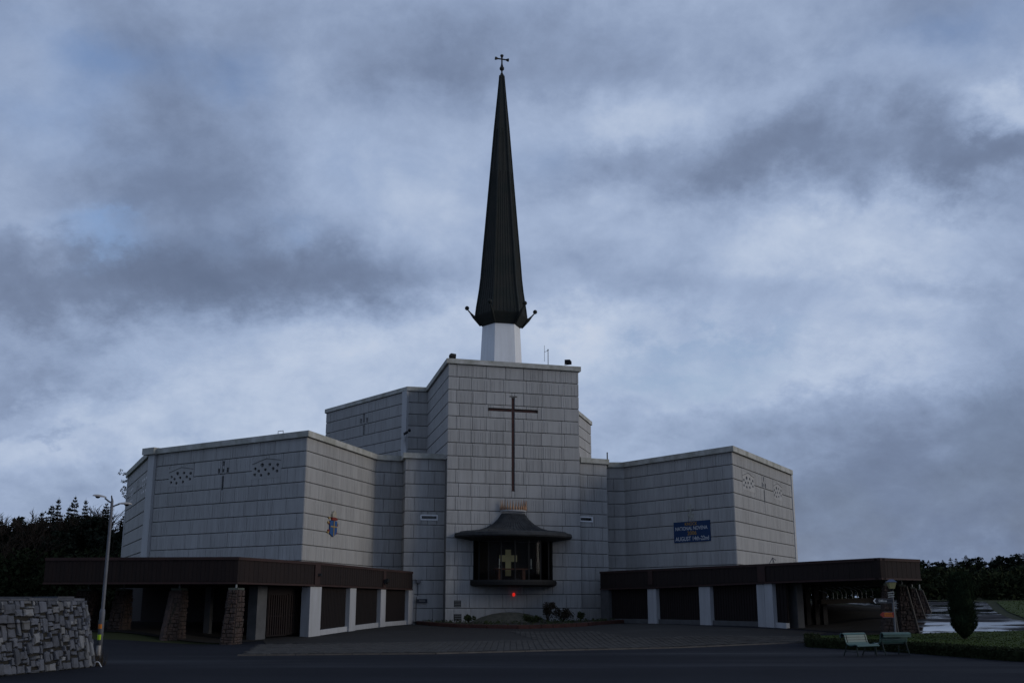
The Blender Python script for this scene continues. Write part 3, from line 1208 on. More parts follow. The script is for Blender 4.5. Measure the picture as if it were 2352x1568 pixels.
# the three hundred panels that show largest are parts, the others are joined wall by wall
PANELS.sort(key=lambda p: -p[0].area_px(p[2], p[4], p[3] - p[2], p[5] - p[4]))
rest = {}
for i, (F, w, a, b, c, d, k) in enumerate(PANELS):
    if i < 300:
        o = link('panel', VAR[k], w)
        base = F.pt(a, c, 0.0)
        o.location = base
        o.rotation_euler = (0, 0, F.ang)
        o.scale = (b - a, 1.0, d - c)
    else:
        g = rest.setdefault(w.name, (w, MB()))[1]
        me = VAR[k]
        g.add([F.pt(a + v.co.x * (b - a), c + v.co.z * (d - c), -v.co.y) for v in me.vertices], [tuple(p.vertices) for p in me.polygons])
for w, g in rest.values():
    g.build('panel', M_PANEL, w, kind='stuff')

# --- spire
scx, scy = -0.80, 77.2
HEXA = [R(a) for a in (-18, 42, 102, 162, 222, 282)]


def zat(py):
    return at_y(1151, py, scy).z


def rad(px_half, z):
    zc = scy * math.cos(PITCH) + (z - EYE) * math.sin(PITCH)
    return px_half / FOC * zc / .978


def hexring(r, z, c=None):
    cx_, cy_ = c or (scx, scy)
    return [Vector((cx_ + r * math.sin(a), cy_ - r * math.cos(a), z)) for a in HEXA]


def hexstack(mb_, rings, cap0=False, cap1=False):
    vs = [p for (r, z) in rings for p in hexring(r, z)]
    fs = [(i * 6 + k, i * 6 + (k + 1) % 6, (i + 1) * 6 + (k + 1) % 6, (i + 1) * 6 + k) for i in range(len(rings) - 1) for k in range(6)]
    if cap0:
        fs.append((5, 4, 3, 2, 1, 0))
    if cap1:
        fs.append(tuple((len(rings) - 1) * 6 + k for k in range(6)))
    mb_.add(vs, fs)


z_a, z_b = 17.8, zat(748)
m = MB()
hexstack(m, [(rad(49.5, z_a), z_a), (rad(42.6, z_b), z_b + .2)], cap1=True)
m.build('spire_shaft', M_SHAFT, basilica)
z_c0, z_c1 = zat(752), zat(728)
r0, r1 = rad(43.5, z_c0), rad(59, z_c1)
prof = [(r0, z_c0), (r0 + .10, z_c0 + .05), (lerp(r0, r1, .75), lerp(z_c0, z_c1, .55)), (r1 + .04, z_c1 - .1), (r1 + .08, z_c1), (r1 - .02, z_c1 + .03)]
m = MB()
hexstack(m, prof, cap0=True)
crown = m.build('spire_collar', M_COPPER, basilica)
zz = [zat(p) for p in (727, 708, 690, 668, 640, 600, 500, 400, 300, 220, 182, 174)]
hw = [57.5, 55, 52, 48.5, 45.2, 42.0, 33.2, 24.4, 15.8, 8.8, 5.2, 4.6]
rings = [(rad(h, z), z) for h, z in zip(hw, zz)]
rings.append((rad(2.2, zz[-1]), zat(168)))
m = MB()
hexstack(m, rings, cap1=True)
spire = m.build('spire', M_COPPER, basilica)
for k in range(6):                                            # raised edge rolls and standing seams
    m = MB()
    pts = [hexring(r + .03, z)[k] for r, z in rings[:-1]]
    m.tube(pts, [.07 if i < len(pts) - 3 else .035 for i in range(len(pts))], 5)
    m.build('edge_roll', M_COPPER, spire)
for k in range(6):
    for j in range(1, 7):
        t = j / 7.0
        top = int(len(rings) - 3 - abs(t - .5) * 5)
        pts = [hexring(r + .012, z)[k].lerp(hexring(r + .012, z)[(k + 1) % 6], t) for r, z in rings[:top]]
        MB().tube(pts, .018, 4).build('standing_seam', M_COPPER, spire)
zt = zat(714)
for k in range(6):
    a = HEXA[k]
    d = Vector((math.sin(a), -math.cos(a), 0))
    c = Vector((scx, scy, 0))
    rt = rad(78, zt)
    p0 = c + d * (r0 + .1) + Vector((0, 0, z_c0 + .05))
    p1 = c + d * (r1 + .12) + Vector((0, 0, z_c1 - .12))
    p2 = c + d * rt + Vector((0, 0, zt))
    pr = MB().tube([p0, p1, p1.lerp(p2, .5), p2], [.10, .12, .06, .045], 7).build('crown_prong', M_COPPER, crown, True)
    MB().ball(p2 + Vector((0, 0, .06)), .165, 12, 8).build('prong_ball', M_COPPER, crown, True)
zb = zat(158)
zt2 = zat(127)
fin = MB().ball((scx, scy, zb), .19, 14, 10).build('finial_ball', M_IRON, basilica, True)
m = MB()
m.tube([(scx, scy, zat(169)), (scx, scy, zt2 - .15)], .06, 8)
m.tube([(scx, scy, zb + .12), (scx, scy, zb + .32), (scx, scy, zb + .5)], [.13, .08, .055], 8)
ud = f_twr.U
zm = zat(136.5)
cen = Vector((scx, scy, zm))
for s in (-1, 1):
    m.tube([cen, cen + ud * s * .32, cen + ud * s * .50, cen + ud * s * .56], [.055, .06, .14, .13], 8)
m.tube([cen, (scx, scy, zt2 - .28), (scx, scy, zt2 - .06), (scx, scy, zt2)], [.055, .06, .14, .13], 8)
m.build('finial_cross', M_IRON, basilica)

# --- the bay chapel on the tower front


def onf(mb_, F, u):
    mb_.v = [tuple(F.pt(u + x, z, -y)) for x, y, z in mb_.v]
    return mb_


HP = math.pi / 2
SY = .78
RB = 2.78
m = MB()
m.lathe([(.02, 2.86), (RB + .02, 2.88), (RB + .22, 2.95), (RB + .24, 3.15), (RB + .2, 3.29), (.02, 3.30)], 28, (0, 0), -HP, HP, sy=SY)
bay = fix_normals(onf(m, f_twr, uc).build('bay_window', M_FRAME, basilica))
NP = 9
for i in range(NP):
    a0, a1 = -HP + math.pi * i / NP, -HP + math.pi * (i + 1) / NP
    m = MB().lathe([(RB - .05, 3.30), (RB - .05, 5.93)], 3, (0, 0), a0, a1, sy=SY)
    onf(m, f_twr, uc).build('pane', M_GLASS, bay)
for i in range(NP + 1):
    a = -HP + math.pi * i / NP
    x, y = (RB - .05) * math.sin(a), -(RB - .05) * math.cos(a) * SY
    w = .035 if 0 < i < NP else .10
    m = MB().box(x - w, x + w, y - .05, y + .05, 3.30, 5.94)
    onf(m, f_twr, uc).build('mullion', M_FRAME, bay)
RZ = [(.02, 6.14), (RB + .2, 6.16), (4.05, 6.38), (4.15, 6.5), (4.10, 6.74), (3.75, 6.84), (2.55, 6.98), (1.95, 7.2), (1.45, 7.55), (1.08, 7.95),
      (.88, 8.30), (.86, 8.42), (.02, 8.43)]
RZ = [(r, 5.86 + (z - 6.14) * .821) for r, z in RZ]
m = MB().lathe(RZ, 40, (0, 0), -HP, HP, sy=SY)
bay_roof = fix_normals(onf(m, f_twr, uc).build('bay_roof', M_SLATE, bay))
m = MB()
for i in range(33):
    a = -HP + .03 + (math.pi - .06) * i / 32
    pts = [(r * math.sin(a), -r * math.cos(a) * SY, z + .015) for r, z in RZ[5:11]]
    m.tube(pts, .028, 4)
onf(m, f_twr, uc).build('roof_seam', M_SLATE, bay, kind='stuff')
ring = MB().lathe([(.88, 7.86), (.92, 7.88), (.92, 8.0), (.88, 8.02)], 24, (0, 0), -HP, HP, sy=SY)
crn = onf(ring, f_twr, uc).build('crown_band', M_PILASTER, bay)
for i in range(15):
    a = -HP + .06 + (math.pi - .12) * i / 14
    x, y = .90 * math.sin(a), -.90 * math.cos(a) * SY
    ox, oy = .06 * math.sin(a), -.06 * math.cos(a)
    m = MB().tube([(x, y, 7.97), (x, y, 8.08), (x + ox * .4, y + oy * .4, 8.24), (x + ox, y + oy, 8.66)], [.075, .08, .04, .006], 6)
    onf(m, f_twr, uc).build('crown_spike', M_GOLD, bay)
# inside the bay
m = MB()
yb = 1.25
m.add([(-2.5, yb, 3.25), (2.5, yb, 3.25), (2.5, yb, 5.9), (-2.5, yb, 5.9), (-2.5, -.02, 3.25), (2.5, -.02, 3.25), (2.5, -.02, 5.9), (-2.5, -.02, 5.9)],
      [(0, 1, 2, 3), (0, 4, 5, 1), (3, 2, 6, 7), (0, 3, 7, 4), (1, 5, 6, 2)])
onf(m, f_twr, uc).build('chapel_recess', M_INTERIOR, bay)
for sx in (-1, 1):
    m = MB().box(min(sx * 2.5, sx * 2.79), max(sx * 2.5, sx * 2.79), -.05, -.004, 3.0, 5.9)
    onf(m, f_twr, uc).build('jamb_panel', M_INTERIOR, bay)
m = MB()
m.box(-.2, .2, yb - .08, yb - .02, 3.6, 5.38)
m.box(-.63, -.202, yb - .08, yb - .02, 4.56, 5.0)
m.box(.202, .63, yb - .08, yb - .02, 4.56, 5.0)
onf(m, f_twr, uc + .02).build('chapel_cross', M_YELLOW, bay)
m = MB()
m.box(-1.15, 1.15, .1, .8, 4.0, 4.08)
m.box(-.95, -.75, .2, .7, 3.3, 4.0)
m.box(.75, .95, .2, .7, 3.3, 4.0)
onf(m, f_twr, uc).build('altar', M_WOOD, bay)
for x in (-.72, 1.55):
    m = MB().lathe([(.09, 4.08), (.02, 4.14), (.02, 4.3), (.05, 4.32), (.05, 4.34), (.035, 4.35), (.035, 4.72), (.001, 4.73)], 8, (x, .3))
    onf(m, f_twr, uc - .15).build('candlestick', M_WAX, bay)
# sanctuary lamp, vents
lamp = MB().box(-.16, .16, -.16, 0, 2.22, 2.52)
zl = f_twr.pix(1178, 1364)[1]
lamp = MB().lathe([(.01, zl - .11), (.08, zl - .09), (.10, zl), (.07, zl + .08), (.01, zl + .1)], 10, (.02, -.16))
lamp.box(-.05, .09, -.1, -.06, zl - .13, zl - .11)
lo = onf(lamp, f_twr, f_twr.pix(1178, 1364)[0]).build('red_lamp', M_REDLAMP)
tag(lo, 'small glowing red lamp on the tower wall below the bay window', 'lamp')
for k, (x0_, x1_, y0_, y1_) in enumerate(((1042, 1058, 1378, 1393), (1042, 1059, 1409, 1425))):
    r_ = px_rect(f_twr, x0_, x1_, y0_, y1_)
    m = MB().fbox(f_twr, r_[0], r_[1], r_[2], r_[3], .0, .10)
    v = m.build('vent_grille', M_FRAME, basilica)
    for q in range(4):
        z = lerp(r_[2], r_[3], (q + .3) / 4)
        MB().fbox(f_twr, r_[0] + .03, r_[1] - .03, z, z + .05, .10, .125).build('louvre', M_JOINT, v)
#@@AMB
# ------------------------------------------------------------------ low ambulatories with brown fascias
ZT = 3.83
L0, L1, L2, L3, L4 = [at_z(x, y, ZT).to_2d() for x, y in ((105, 1280), (548, 1278), (735, 1291), (885, 1306), (948, 1312))]
R4, R3, R2, R1, R0 = [at_z(x, y, ZT).to_2d() for x, y in ((1378, 1312), (1498, 1306), (1757, 1294), (2020, 1280), (2112, 1284))]
amb_l = empty('ambulatory', (-12, 55, 0))
tag(amb_l, 'low brown-fascia ambulatory on stone piers and white pillars, left of the tower', 'walkway')
amb_r = empty('ambulatory', (14, 58, 0.3))
tag(amb_r, 'low dark brown-fascia ambulatory with white pillars, right of the tower', 'walkway')


def qbox(mb_, F, u0, u1, zb0, zb1, zt0, zt1, o0, o1):
    mb_.hexa([F.pt(u0, zb0, o1), F.pt(u1, zb1, o1), F.pt(u1, zb1, o0), F.pt(u0, zb0, o0),
              F.pt(u0, zt0, o1), F.pt(u1, zt1, o1), F.pt(u1, zt1, o0), F.pt(u0, zt0, o0)])


def fascia(parent, p, q, zb0, zb1, posts=(), matb=None):
    """boarded fascia between two plan points"""
    F = Facet(p, q)
    m = MB()
    qbox(m, F, 0, F.L, zb0 + .02, zb1 + .02, ZT - .02, ZT - .02, -.3, -.03)
    n = max(2, int(F.L / .19))
    for i in range(n):
        a, b = F.L * i / n, F.L * (i + 1) / n
        za, zb_ = lerp(zb0, zb1, i / n), lerp(zb0, zb1, (i + 1) / n)
        qbox(m, F, a + .004, b - .004, za + .1, zb_ + .1, ZT - .12, ZT - .12, -.03, -.012 + .006 * (i % 2))
    fo = m.build('fascia_board', matb or M_BROWN, parent, kind='stuff')
    m = MB()
    qbox(m, F, 0, F.L, ZT - .13, ZT - .13, ZT, ZT, -.3, .035)
    m.build('top_trim', M_BROWNTRIM, parent)
    m = MB()
    qbox(m, F, 0, F.L, zb0, zb1, zb0 + .085, zb1 + .085, -.3, .03)
    m.build('bottom_trim', M_BROWNTRIM, parent)
    for (u, w) in posts:
        zz_ = lerp(zb0, zb1, u / F.L)
        MB().fbox(F, u - w / 2, u + w / 2, zz_ + .087, ZT - .132, -.02, .05).build('fascia_post', M_BROWNTRIM, parent)
    return F


zbl = 2.63
FLa = fascia(amb_l, (-23.6, 58.5), L0, zbl, zbl)
FL0 = fascia(amb_l, L0, L1, zbl, zbl)
FL1 = fascia(amb_l, L1, L2, zbl, zbl)
FL2 = fascia(amb_l, L2, L3, zbl, zbl)
FL3 = fascia(amb_l, L3, L4, zbl, zbl)
for F, u, w in ((FL1, FL1.L - .25, .55), (FL2, FL2.L - .2, .5)):
    MB().fbox(F, u - w / 2, u + w / 2, zbl + .087, ZT - .132, .002, .05).build('fascia_post', M_BROWNTRIM, amb_l)
m = MB()
lp = [(-27.0, 72), (-23.6, 58.5), L0, L1, L2, L3, L4, (-7.3, 73.9), (-7.6, 75.3), (-9.55, 74.5), (-12.3, 63.95), (-24.2, 71.9)]
poly_cap(m, lp, ZT - .06)
m.build('roof', M_ROOF, amb_l)
m = MB()
poly_cap(m, lp, zbl + .12)
m.build('soffit', M_SOFFIT, amb_l)
m = MB()
lf = [gpx(600, 1466), ]
o = sheet('floor', [(-23.6, 59), (L0.x + .3, L0.y + .6), (L1.x - .3, L1.y + .6), (L2.x - .3, L2.y), (L3.x - .2, L3.y), (-8, 73), (-9.7, 74.3), (-12.4, 63.8), (-24.2, 71.8)], .03, M_APRON, 1.0, amb_l)

FR4 = fascia(amb_r, R4, R3, 2.65, 2.66)
FR3 = fascia(amb_r, R3, R2, 2.66, 2.80)
FR2 = fascia(amb_r, R2, R1, 2.80, 2.84)
FR1 = fascia(amb_r, R1, R0, 2.84, 2.84)
FR0 = fascia(amb_r, R0, (26.4, 73), 2.84, 2.84)
FR9 = fascia(amb_r, (26.4, 73), (25, 88), 2.84, 2.84)
for F, u, w in ((FR4, FR4.L - .2, .5), (FR3, FR3.L - .3, .6)):
    MB().fbox(F, u - w / 2, u + w / 2, 2.9, ZT - .132, .002, .05).build('fascia_post', M_BROWNTRIM, amb_r)
rp = [R4, R3, R2, R1, R0, (26.4, 73), (25, 88), (21.7, 83.6), (14.5, 70.4), (8.26, 78.8), (6.6, 78.8), (6.73, 77.0)]
m = MB()
poly_cap(m, rp, ZT - .06)
m.build('roof', M_ROOF, amb_r)
m = MB()
poly_cap(m, rp, 2.92)
m.build('soffit', M_SOFFIT, amb_r)
sheet('floor', [(6.8, 76.5), (R3.x + .2, R3.y), (R2.x + .2, R2.y), (R1.x + .4, R1.y + .9), (R0.x - .5, R0.y + .5), (26.5, 73), (23, 84), (14.5, 70), (8.3, 78.5)], .03, M_APRON, 1.0, amb_r)


def pillar(F, x0, x1, parent, ztop, m_=None, depth=.5, o=-.06, y=1400):
    u0, u1 = F.pix(x0, y, o)[0], F.pix(x1, y, o)[0]
    q = F.pt((u0 + u1) / 2, 0, o)
    g = gz(q.x, q.y) - .05
    b = .025
    m = MB()
    m.hexa([F.pt(u0, g, o), F.pt(u1, g, o), F.pt(u1, g, o - depth), F.pt(u0, g, o - depth),
            F.pt(u0, ztop - b, o), F.pt(u1, ztop - b, o), F.pt(u1, ztop - b, o - depth), F.pt(u0, ztop - b, o - depth)])
    m.build('pillar', m_ or M_PILLAR, parent)
    return u0, u1


def screen(F, u0, u1, parent, ztop, o=-.3, plinth=.28, pm=None):
    q0, q1 = F.pt(u0, 0, o), F.pt(u1, 0, o)
    g0, g1 = gz(q0.x, q0.y), gz(q1.x, q1.y)
    m = MB()
    qbox(m, F, u0, u1, g0 - .05, g1 - .05, g0 + plinth, g1 + plinth, o - .1, o + .12)
    m.build('plinth', pm or M_PILLAR, parent)
    m = MB()
    qbox(m, F, u0, u1, g0 + plinth, g1 + plinth, ztop, ztop, o - .10, o - .03)
    n = max(3, int((u1 - u0) / .22))
    for i in range(n):
        a, b = lerp(u0, u1, (i + .08) / n), lerp(u0, u1, (i + .92) / n)
        ga = lerp(g0, g1, (i + .5) / n)
        m.fbox(F, a, b, ga + plinth + .015, ztop - .01, o - .03, o + .0)
    m.build('screen_board', M_SCREEN, parent, kind='stuff')


pl1 = pillar(FL1, 711, 737, amb_l, zbl)
pl2 = pillar(FL2, 803, 817, amb_l, zbl)
pl3 = pillar(FL2, 874, 885.5, amb_l, zbl)
pl4 = pillar(FL3, 938, 950, amb_l, zbl)
screen(FL2, .05, pl2[0], amb_l, zbl + .05)
screen(FL2, pl2[1], pl3[0], amb_l, zbl + .05)
screen(FL3, .1, pl4[0], amb_l, zbl + .05)
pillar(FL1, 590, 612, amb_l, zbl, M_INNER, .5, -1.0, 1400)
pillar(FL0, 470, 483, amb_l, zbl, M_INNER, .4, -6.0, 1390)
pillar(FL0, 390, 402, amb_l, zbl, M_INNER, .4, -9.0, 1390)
# slatted gates beside the first white pillar
go = -1.0
gu0, gu1 = FL1.pix(614, 1400, go)[0], FL1.pix(705, 1400, go)[0]
gmid = (gu0 + gu1) / 2
for (a, b) in ((gu0, gmid - .03), (gmid + .03, gu1)):
    q = FL1.pt((a + b) / 2, 0, go)
    g = gz(q.x, q.y) + .12
    m = MB()
    m.fbox(FL1, a, b, g, g + .07, go - .04, go + .0)
    m.fbox(FL1, a, b, 2.18, 2.25, go - .04, go + .0)
    m.fbox(FL1, a, b, 1.15, 1.2, go - .04, go + .0)
    m.fbox(FL1, a, a + .06, g, 2.25, go - .05, go + .01)
    m.fbox(FL1, b - .06, b, g, 2.25, go - .05, go + .01)
    gate = m.build('gate', M_SCREEN, amb_l)
    n = 9
    for i in range(n):
        u = lerp(a + .12, b - .12, i / (n - 1))
        MB().fbox(FL1, u - .05, u + .05, g + .07, 2.18, go - .02, go + .03).build('slat', M_BROWN, gate)
MB().fbox(FL1, gu0, gu1, 2.25, zbl + .1, go - .05, go - .01).build('gate_lintel', M_SCREEN, amb_l)

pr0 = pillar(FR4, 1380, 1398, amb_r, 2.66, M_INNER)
pr1 = pillar(FR4, 1488, 1500, amb_r, 2.66)
pr1b = pillar(FR3, 1500.5, 1508, amb_r, 2.66)
pr2 = pillar(FR3, 1607, 1632, amb_r, 2.73)
pr3 = pillar(FR3, 1740, 1757, amb_r, 2.79)
pr3b = pillar(FR2, 1757.5, 1776, amb_r, 2.81, depth=.35)
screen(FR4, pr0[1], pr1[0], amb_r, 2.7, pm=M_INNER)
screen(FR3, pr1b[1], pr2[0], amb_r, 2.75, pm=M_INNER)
screen(FR3, pr2[1], pr3[0], amb_r, 2.82, pm=M_INNER)
pillar(FR2, 1812, 1832, amb_r, 2.84, M_INNER, .4, -.9, 1400)
uu0, uu1 = FR2.pix(1780, 1430, -.3)[0], FR2.pix(1810, 1430, -.3)[0]
screen(FR2, uu0, uu1, amb_r, 2.83)
for x in (1846, 1866, 1884):
    pillar(FR2, x, x + 6, amb_r, 2.84, M_SOFFIT, .3, -5.0, 1390)

# ------------------------------------------------------------------ rubble stone


def stone_mesh(S, s0, s1, t0, t1, rnd, thick, mb_=None, back=.05, rough=1.0):
    """one roughly squared stone on the surface S(s, t) -> (point, normal)"""
    ins = .012
    cs, ct = (s0 + s1) / 2, (t0 + t1) / 2
    ring = []
    for (a, b) in ((s0, t0), ((s0 + s1) / 2, t0), (s1, t0), (s1, ct), (s1, t1), (cs, t1), (s0, t1), (s0, ct)):
        a += (cs - a) * rnd.uniform(.02, .12 * rough)
        b += (ct - b) * rnd.uniform(.02, .14 * rough)
        ring.append((a, b))
    h = thick * rnd.uniform(.55, 1.25)
    v, f = [], []
    for d, k in ((-back, 1.0), (h * .6, .99), (h, .84)):
        for (a, b) in ring:
            p, n = S(cs + (a - cs) * k, ct + (b - ct) * k)
            v.append(p + n * (d + (rnd.uniform(-.25, .25) * h if d > h * .7 else 0)))
    for r in range(2):
        for i in range(8):
            f.append((r * 8 + i, r * 8 + (i + 1) % 8, (r + 1) * 8 + (i + 1) % 8, (r + 1) * 8 + i))
    p, n = S(cs, ct)
    v.append(p + n * h * rnd.uniform(.9, 1.2))
    f += [(16 + i, 16 + (i + 1) % 8, 24) for i in range(8)]
    if mb_ is not None:
        mb_.add(v, f)
        return mb_
    return MB().add(v, f)


def rubble(L, H, rnd, hmin, hmax, wmin, wmax):
    """irregular coursing: list of (s0, s1, z0, z1)"""
    out = []
    z = 0.0
    while z < H - .02:
        h = rnd.uniform(hmin, hmax)
        if H - z - h < hmin * .7:
            h = H - z
        s = -rnd.uniform(0, wmin)
        while s < L:
            w = rnd.uniform(wmin, wmax) * (1.35 if rnd.random() < .18 else 1.0)
            e = min(s + w, L)
            a = max(s, 0)
            if L - e < wmin * .4:
                e = L
            if e - a > .05:
                if h > hmin * 1.25 and rnd.random() < .35:
                    c = z + h * rnd.uniform(.38, .62)
                    out += [(a, e, z, c), (a, e, c, z + h)]
                elif h > hmin * 1.2 and rnd.random() < .25 and e - a > wmin:
                    c = a + (e - a) * rnd.uniform(.35, .65)
                    out += [(a, c, z, z + h), (c, e, z, z + h)]
                else:
                    out.append((a, e, z, z + h))
            s = e if e > s else s + w
            if e >= L:
                break
        z += h
    return out


def quad_surface(bl, br, tr, tl):
    bl, br, tr, tl = map(Vector, (bl, br, tr, tl))
    n = (br - bl).cross(tl - bl).normalized()

    def S(s, t):
        return bl.lerp(br, s).lerp(tl.lerp(tr, s), t), n
    return S


def pier(parent, base, top, depth_b, depth_t, away, seed, cap=True, pin_to=None, edge=None):
    """battered stone pier: base / top = (left, right) front points"""
    rnd = random.Random(seed)
    b0, b1 = base
    t0, t1 = top
    aw = Vector(away).normalized()
    B2, B3 = b1 + aw * depth_b, b0 + aw * depth_b
    T2, T3 = t1 + aw * depth_t, t0 + aw * depth_t
    core = MB()
    cc = (b0 + b1 + B2 + B3) / 4
    ct = (t0 + t1 + T2 + T3) / 4
    core.hexa([cc + (w - cc) * .88 for w in (b0, b1, B2, B3)] + [ct + (w - ct) * .88 for w in (t0, t1, T2, T3)])
    p = core.build('stone_pier', M_MORTAR, parent)
    m = MB()
    for (bl, br, tr, tl) in ((b0, b1, t1, t0), (b1, B2, T2, t1), (B3, b0, t0, T3)):
        S = quad_surface(bl, br, tr, tl)
        L = (br - bl).length
        H = (tl - bl).length
        for (a, b, c, d) in rubble(L, H, rnd, .15, .27, .18, .42):
            stone_mesh(S, a / L, b / L, c / H, d / H, rnd, .07, m, back=.16)
    m.build('stone', M_PIERSTONE, p, kind='stuff')
    if cap:
        c = (t0 + t1 + T2 + T3) / 4
        k = 1.12
        q = [c + (w - c) * k for w in (t0, t1, T2, T3)]
        q2 = [w + Vector((0, 0, .09)) for w in q]
        MB().hexa(q + q2).build('pier_cap', M_PIERCAP, p)
        pin = (t0 + t1) / 2 * .55 + (T2 + T3) / 2 * .45 if pin_to is None else pin_to
        MB().tube([(pin.x, pin.y, c.z + .09), (pin.x, pin.y, c.z + .36)], .045, 8).build('bearing_pin', M_RAIL, p)
    if edge is not None:
        a, b = edge
        MB().tube([a, b], .035, 6).build('pier_edge_band', M_BAND, p)
    return p


ztp = zbl - .26
for i, (bx0, bx1, by, tx0, tx1, ty) in enumerate(((506, 549, 1480, 526, 557, 1355), (369, 419, 1470, 395, 427, 1353), (245, 291, 1447, 268, 299, 1350))):
    b0 = gpx(bx0, by)
    b1 = gpx(lerp(bx0, bx1, .66), by)
    Y = (b0.y + b1.y) / 2
    off = (.4, .8, .8)[i]
    t0, t1 = at_y(tx0, ty, Y + off), at_y(lerp(tx0, tx1, .66), ty, Y + off)
    t0.z = t1.z = ztp
    b0.z = gz(b0.x, b0.y) - .1
    b1.z = gz(b1.x, b1.y) - .1
    pier(amb_l, (b0, b1), (t0, t1), 1.0, .7, (.12, 1, 0), 100 + i)
for i, (x, y) in enumerate(((-20.6, 52.5), (-21.6, 55.2))):
    b0, b1 = Vector((x - .8, y, .3)), Vector((x + .3, y, .3))
    t0, t1 = Vector((x - .2, y + .3, ztp)), Vector((x + .35, y + .3, ztp))
    pier(amb_l, (b0, b1), (t0, t1), 1.3, .9, (.1, 1, 0), 110 + i)

# right piers, battered on their outer (right) side
zr = 2.84 - .25
c1 = FR1.pt(.35, 0, -.55)
for i, (xl, xr, yb_, xtl, xtr, Y) in enumerate(((2028, 2062, 1446, 2031, 2043, 51.2), (2068, 2109, 1440, 2066, 2081, 53.6), (2098, 2125, 1421, 2092, 2101, 61.5), (2118, 2137, 1402, 2110, 2117, 70.0))):
    b0, b1 = at_y(xl, yb_, Y), at_y(xr, yb_, Y)
    b0.z = b1.z = gz(b1.x, b1.y) - .05
    t0, t1 = at_y(xtl, 1352, Y + .2), at_y(xtr, 1352, Y + .2)
    t0.z = t1.z = zr
    pier(amb_r, (b0, b1), (t0, t1), 1.0, .7, (.25, 1, 0), 130 + i, edge=(b1 + Vector((.02, -.06, .05)), t1 + Vector((.02, -.06, 0))))

# ------------------------------------------------------------------ stone enclosure wall in the left foreground
rnd = random.Random(55)
pA = gpx(-60, 1560)
pB = gpx(243, 1529)
dA = (pB - pA).normalized()
dA.z = 0
nA = Vector((dA.y, -dA.x, 0))
HWALL = 1.86
BAT = .42


def wall_path():
    """plan polyline of the outer base, with a rounded corner turning away from the camera"""
    r = .9
    pts = [pA, pB - dA * r]
    c = pB - dA * r - nA * r
    for k in range(1, 7):
        a = k / 6 * R(100)
        pts.append(c + nA * (r * math.cos(a)) + dA * (r * math.sin(a)))
    t = (pts[-1] - pts[-2]).normalized()
    pts.append(pts[-1] + t * 4.5)
    return [Vector((p.x, p.y, 0)) for p in pts]


WP = wall_path()
WL = [0.0]
for a, b in zip(WP[:-1], WP[1:]):
    WL.append(WL[-1] + (b - a).length)


def S_wall(s, z):
    s = max(0.0, min(WL[-1] - 1e-4, s))
    i = max(k for k in range(len(WL) - 1) if WL[k] <= s)
    t = (s - WL[i]) / (WL[i + 1] - WL[i])
    p = WP[i].lerp(WP[i + 1], t)

    def nrm(k):
        d = (WP[k + 1] - WP[k]).normalized()
        return Vector((d.y, -d.x, 0))
    n = nrm(i)
    if t > .5 and i + 2 < len(WP):
        n = n.lerp(nrm(i + 1), t - .5)
    elif t < .5 and i > 0:
        n = n.lerp(nrm(i - 1), .5 - t)
    n.normalize()
    k = z / HWALL
    q = p - n * (BAT * k)
    return Vector((q.x, q.y, z)), (n + Vector((0, 0, .16))).normalized()


def wild_rubble(L, H, rnd):
    '''wall of squared rubble packed on a fine grid: uprights, blocks and small fillers interlock without courses'''
    g = .115
    nx_, nz_ = int(L / g), int(round(H / g))
    used = [[False] * nx_ for _ in range(nz_)]
    out = []
    sizes = [(3, 2), (2, 2), (2, 3), (4, 2), (3, 3), (2, 1), (1, 2), (3, 1), (1, 1), (4, 3), (2, 4)]
    wts = [5, 6, 4, 3, 3, 5, 4, 3, 3, 1.2, 1.2]
    jit = {}

    def J(i, j):
        if (i, j) not in jit:
            jit[(i, j)] = (rnd.uniform(-.035, .035), rnd.uniform(-.035, .035) if 0 < j < nz_ else 0.0)
        return jit[(i, j)]
    for j in range(nz_):
        for i in range(nx_):
            if used[j][i]:
                continue
            for _ in range(12):
                w_, h_ = rnd.choices(sizes, wts)[0]
                if i + w_ <= nx_ and j + h_ <= nz_ and not any(used[jj][ii] for jj in range(j, j + h_) for ii in range(i, i + w_)):
                    break
            else:
                w_ = h_ = 1
            for jj in range(j, j + h_):
                for ii in range(i, i + w_):
                    used[jj][ii] = True
            a, b = J(i, j), J(i + w_, j + h_)
            kz = H / nz_
            out.append((i * g + a[0] + .006, (i + w_) * g + b[0] - .006, j * kz + a[1] + .005, (j + h_) * kz + b[1] - .005))
    return out


sw = empty('stone_wall', (pB.x, pB.y, 0))
tag(sw, 'curved blue-grey rubble stone wall in the left foreground', 'wall')
m = MB()
NS = 60
vs, fs = [], []
for i in range(NS + 1):
    s = WL[-1] * i / NS
    for z in (-.1, HWALL):
        p, n = S_wall(s, z)
        vs.append(p - n * .01)
    p, n = S_wall(s, HWALL)
    vs.append(p - n * .5)
    q = vs[-1].copy()
    q.z = 1.2
    vs.append(q)
for i in range(NS):
    for k in range(3):
        a = i * 4 + k
        fs.append((a, a + 4, a + 5, a + 1))
m.add(vs, fs)
core = m.build('mortar_core', M_MORTAR, sw)
for (a, b, c, d) in wild_rubble(WL[-1] - 2.5, HWALL, rnd):
    sm = stone_mesh(S_wall, a, b, c, d, rnd, .075, rough=2.2)
    sm.build('stone', M_STONEB if rnd.random() < .17 else M_STONE, sw)
s = 0.0
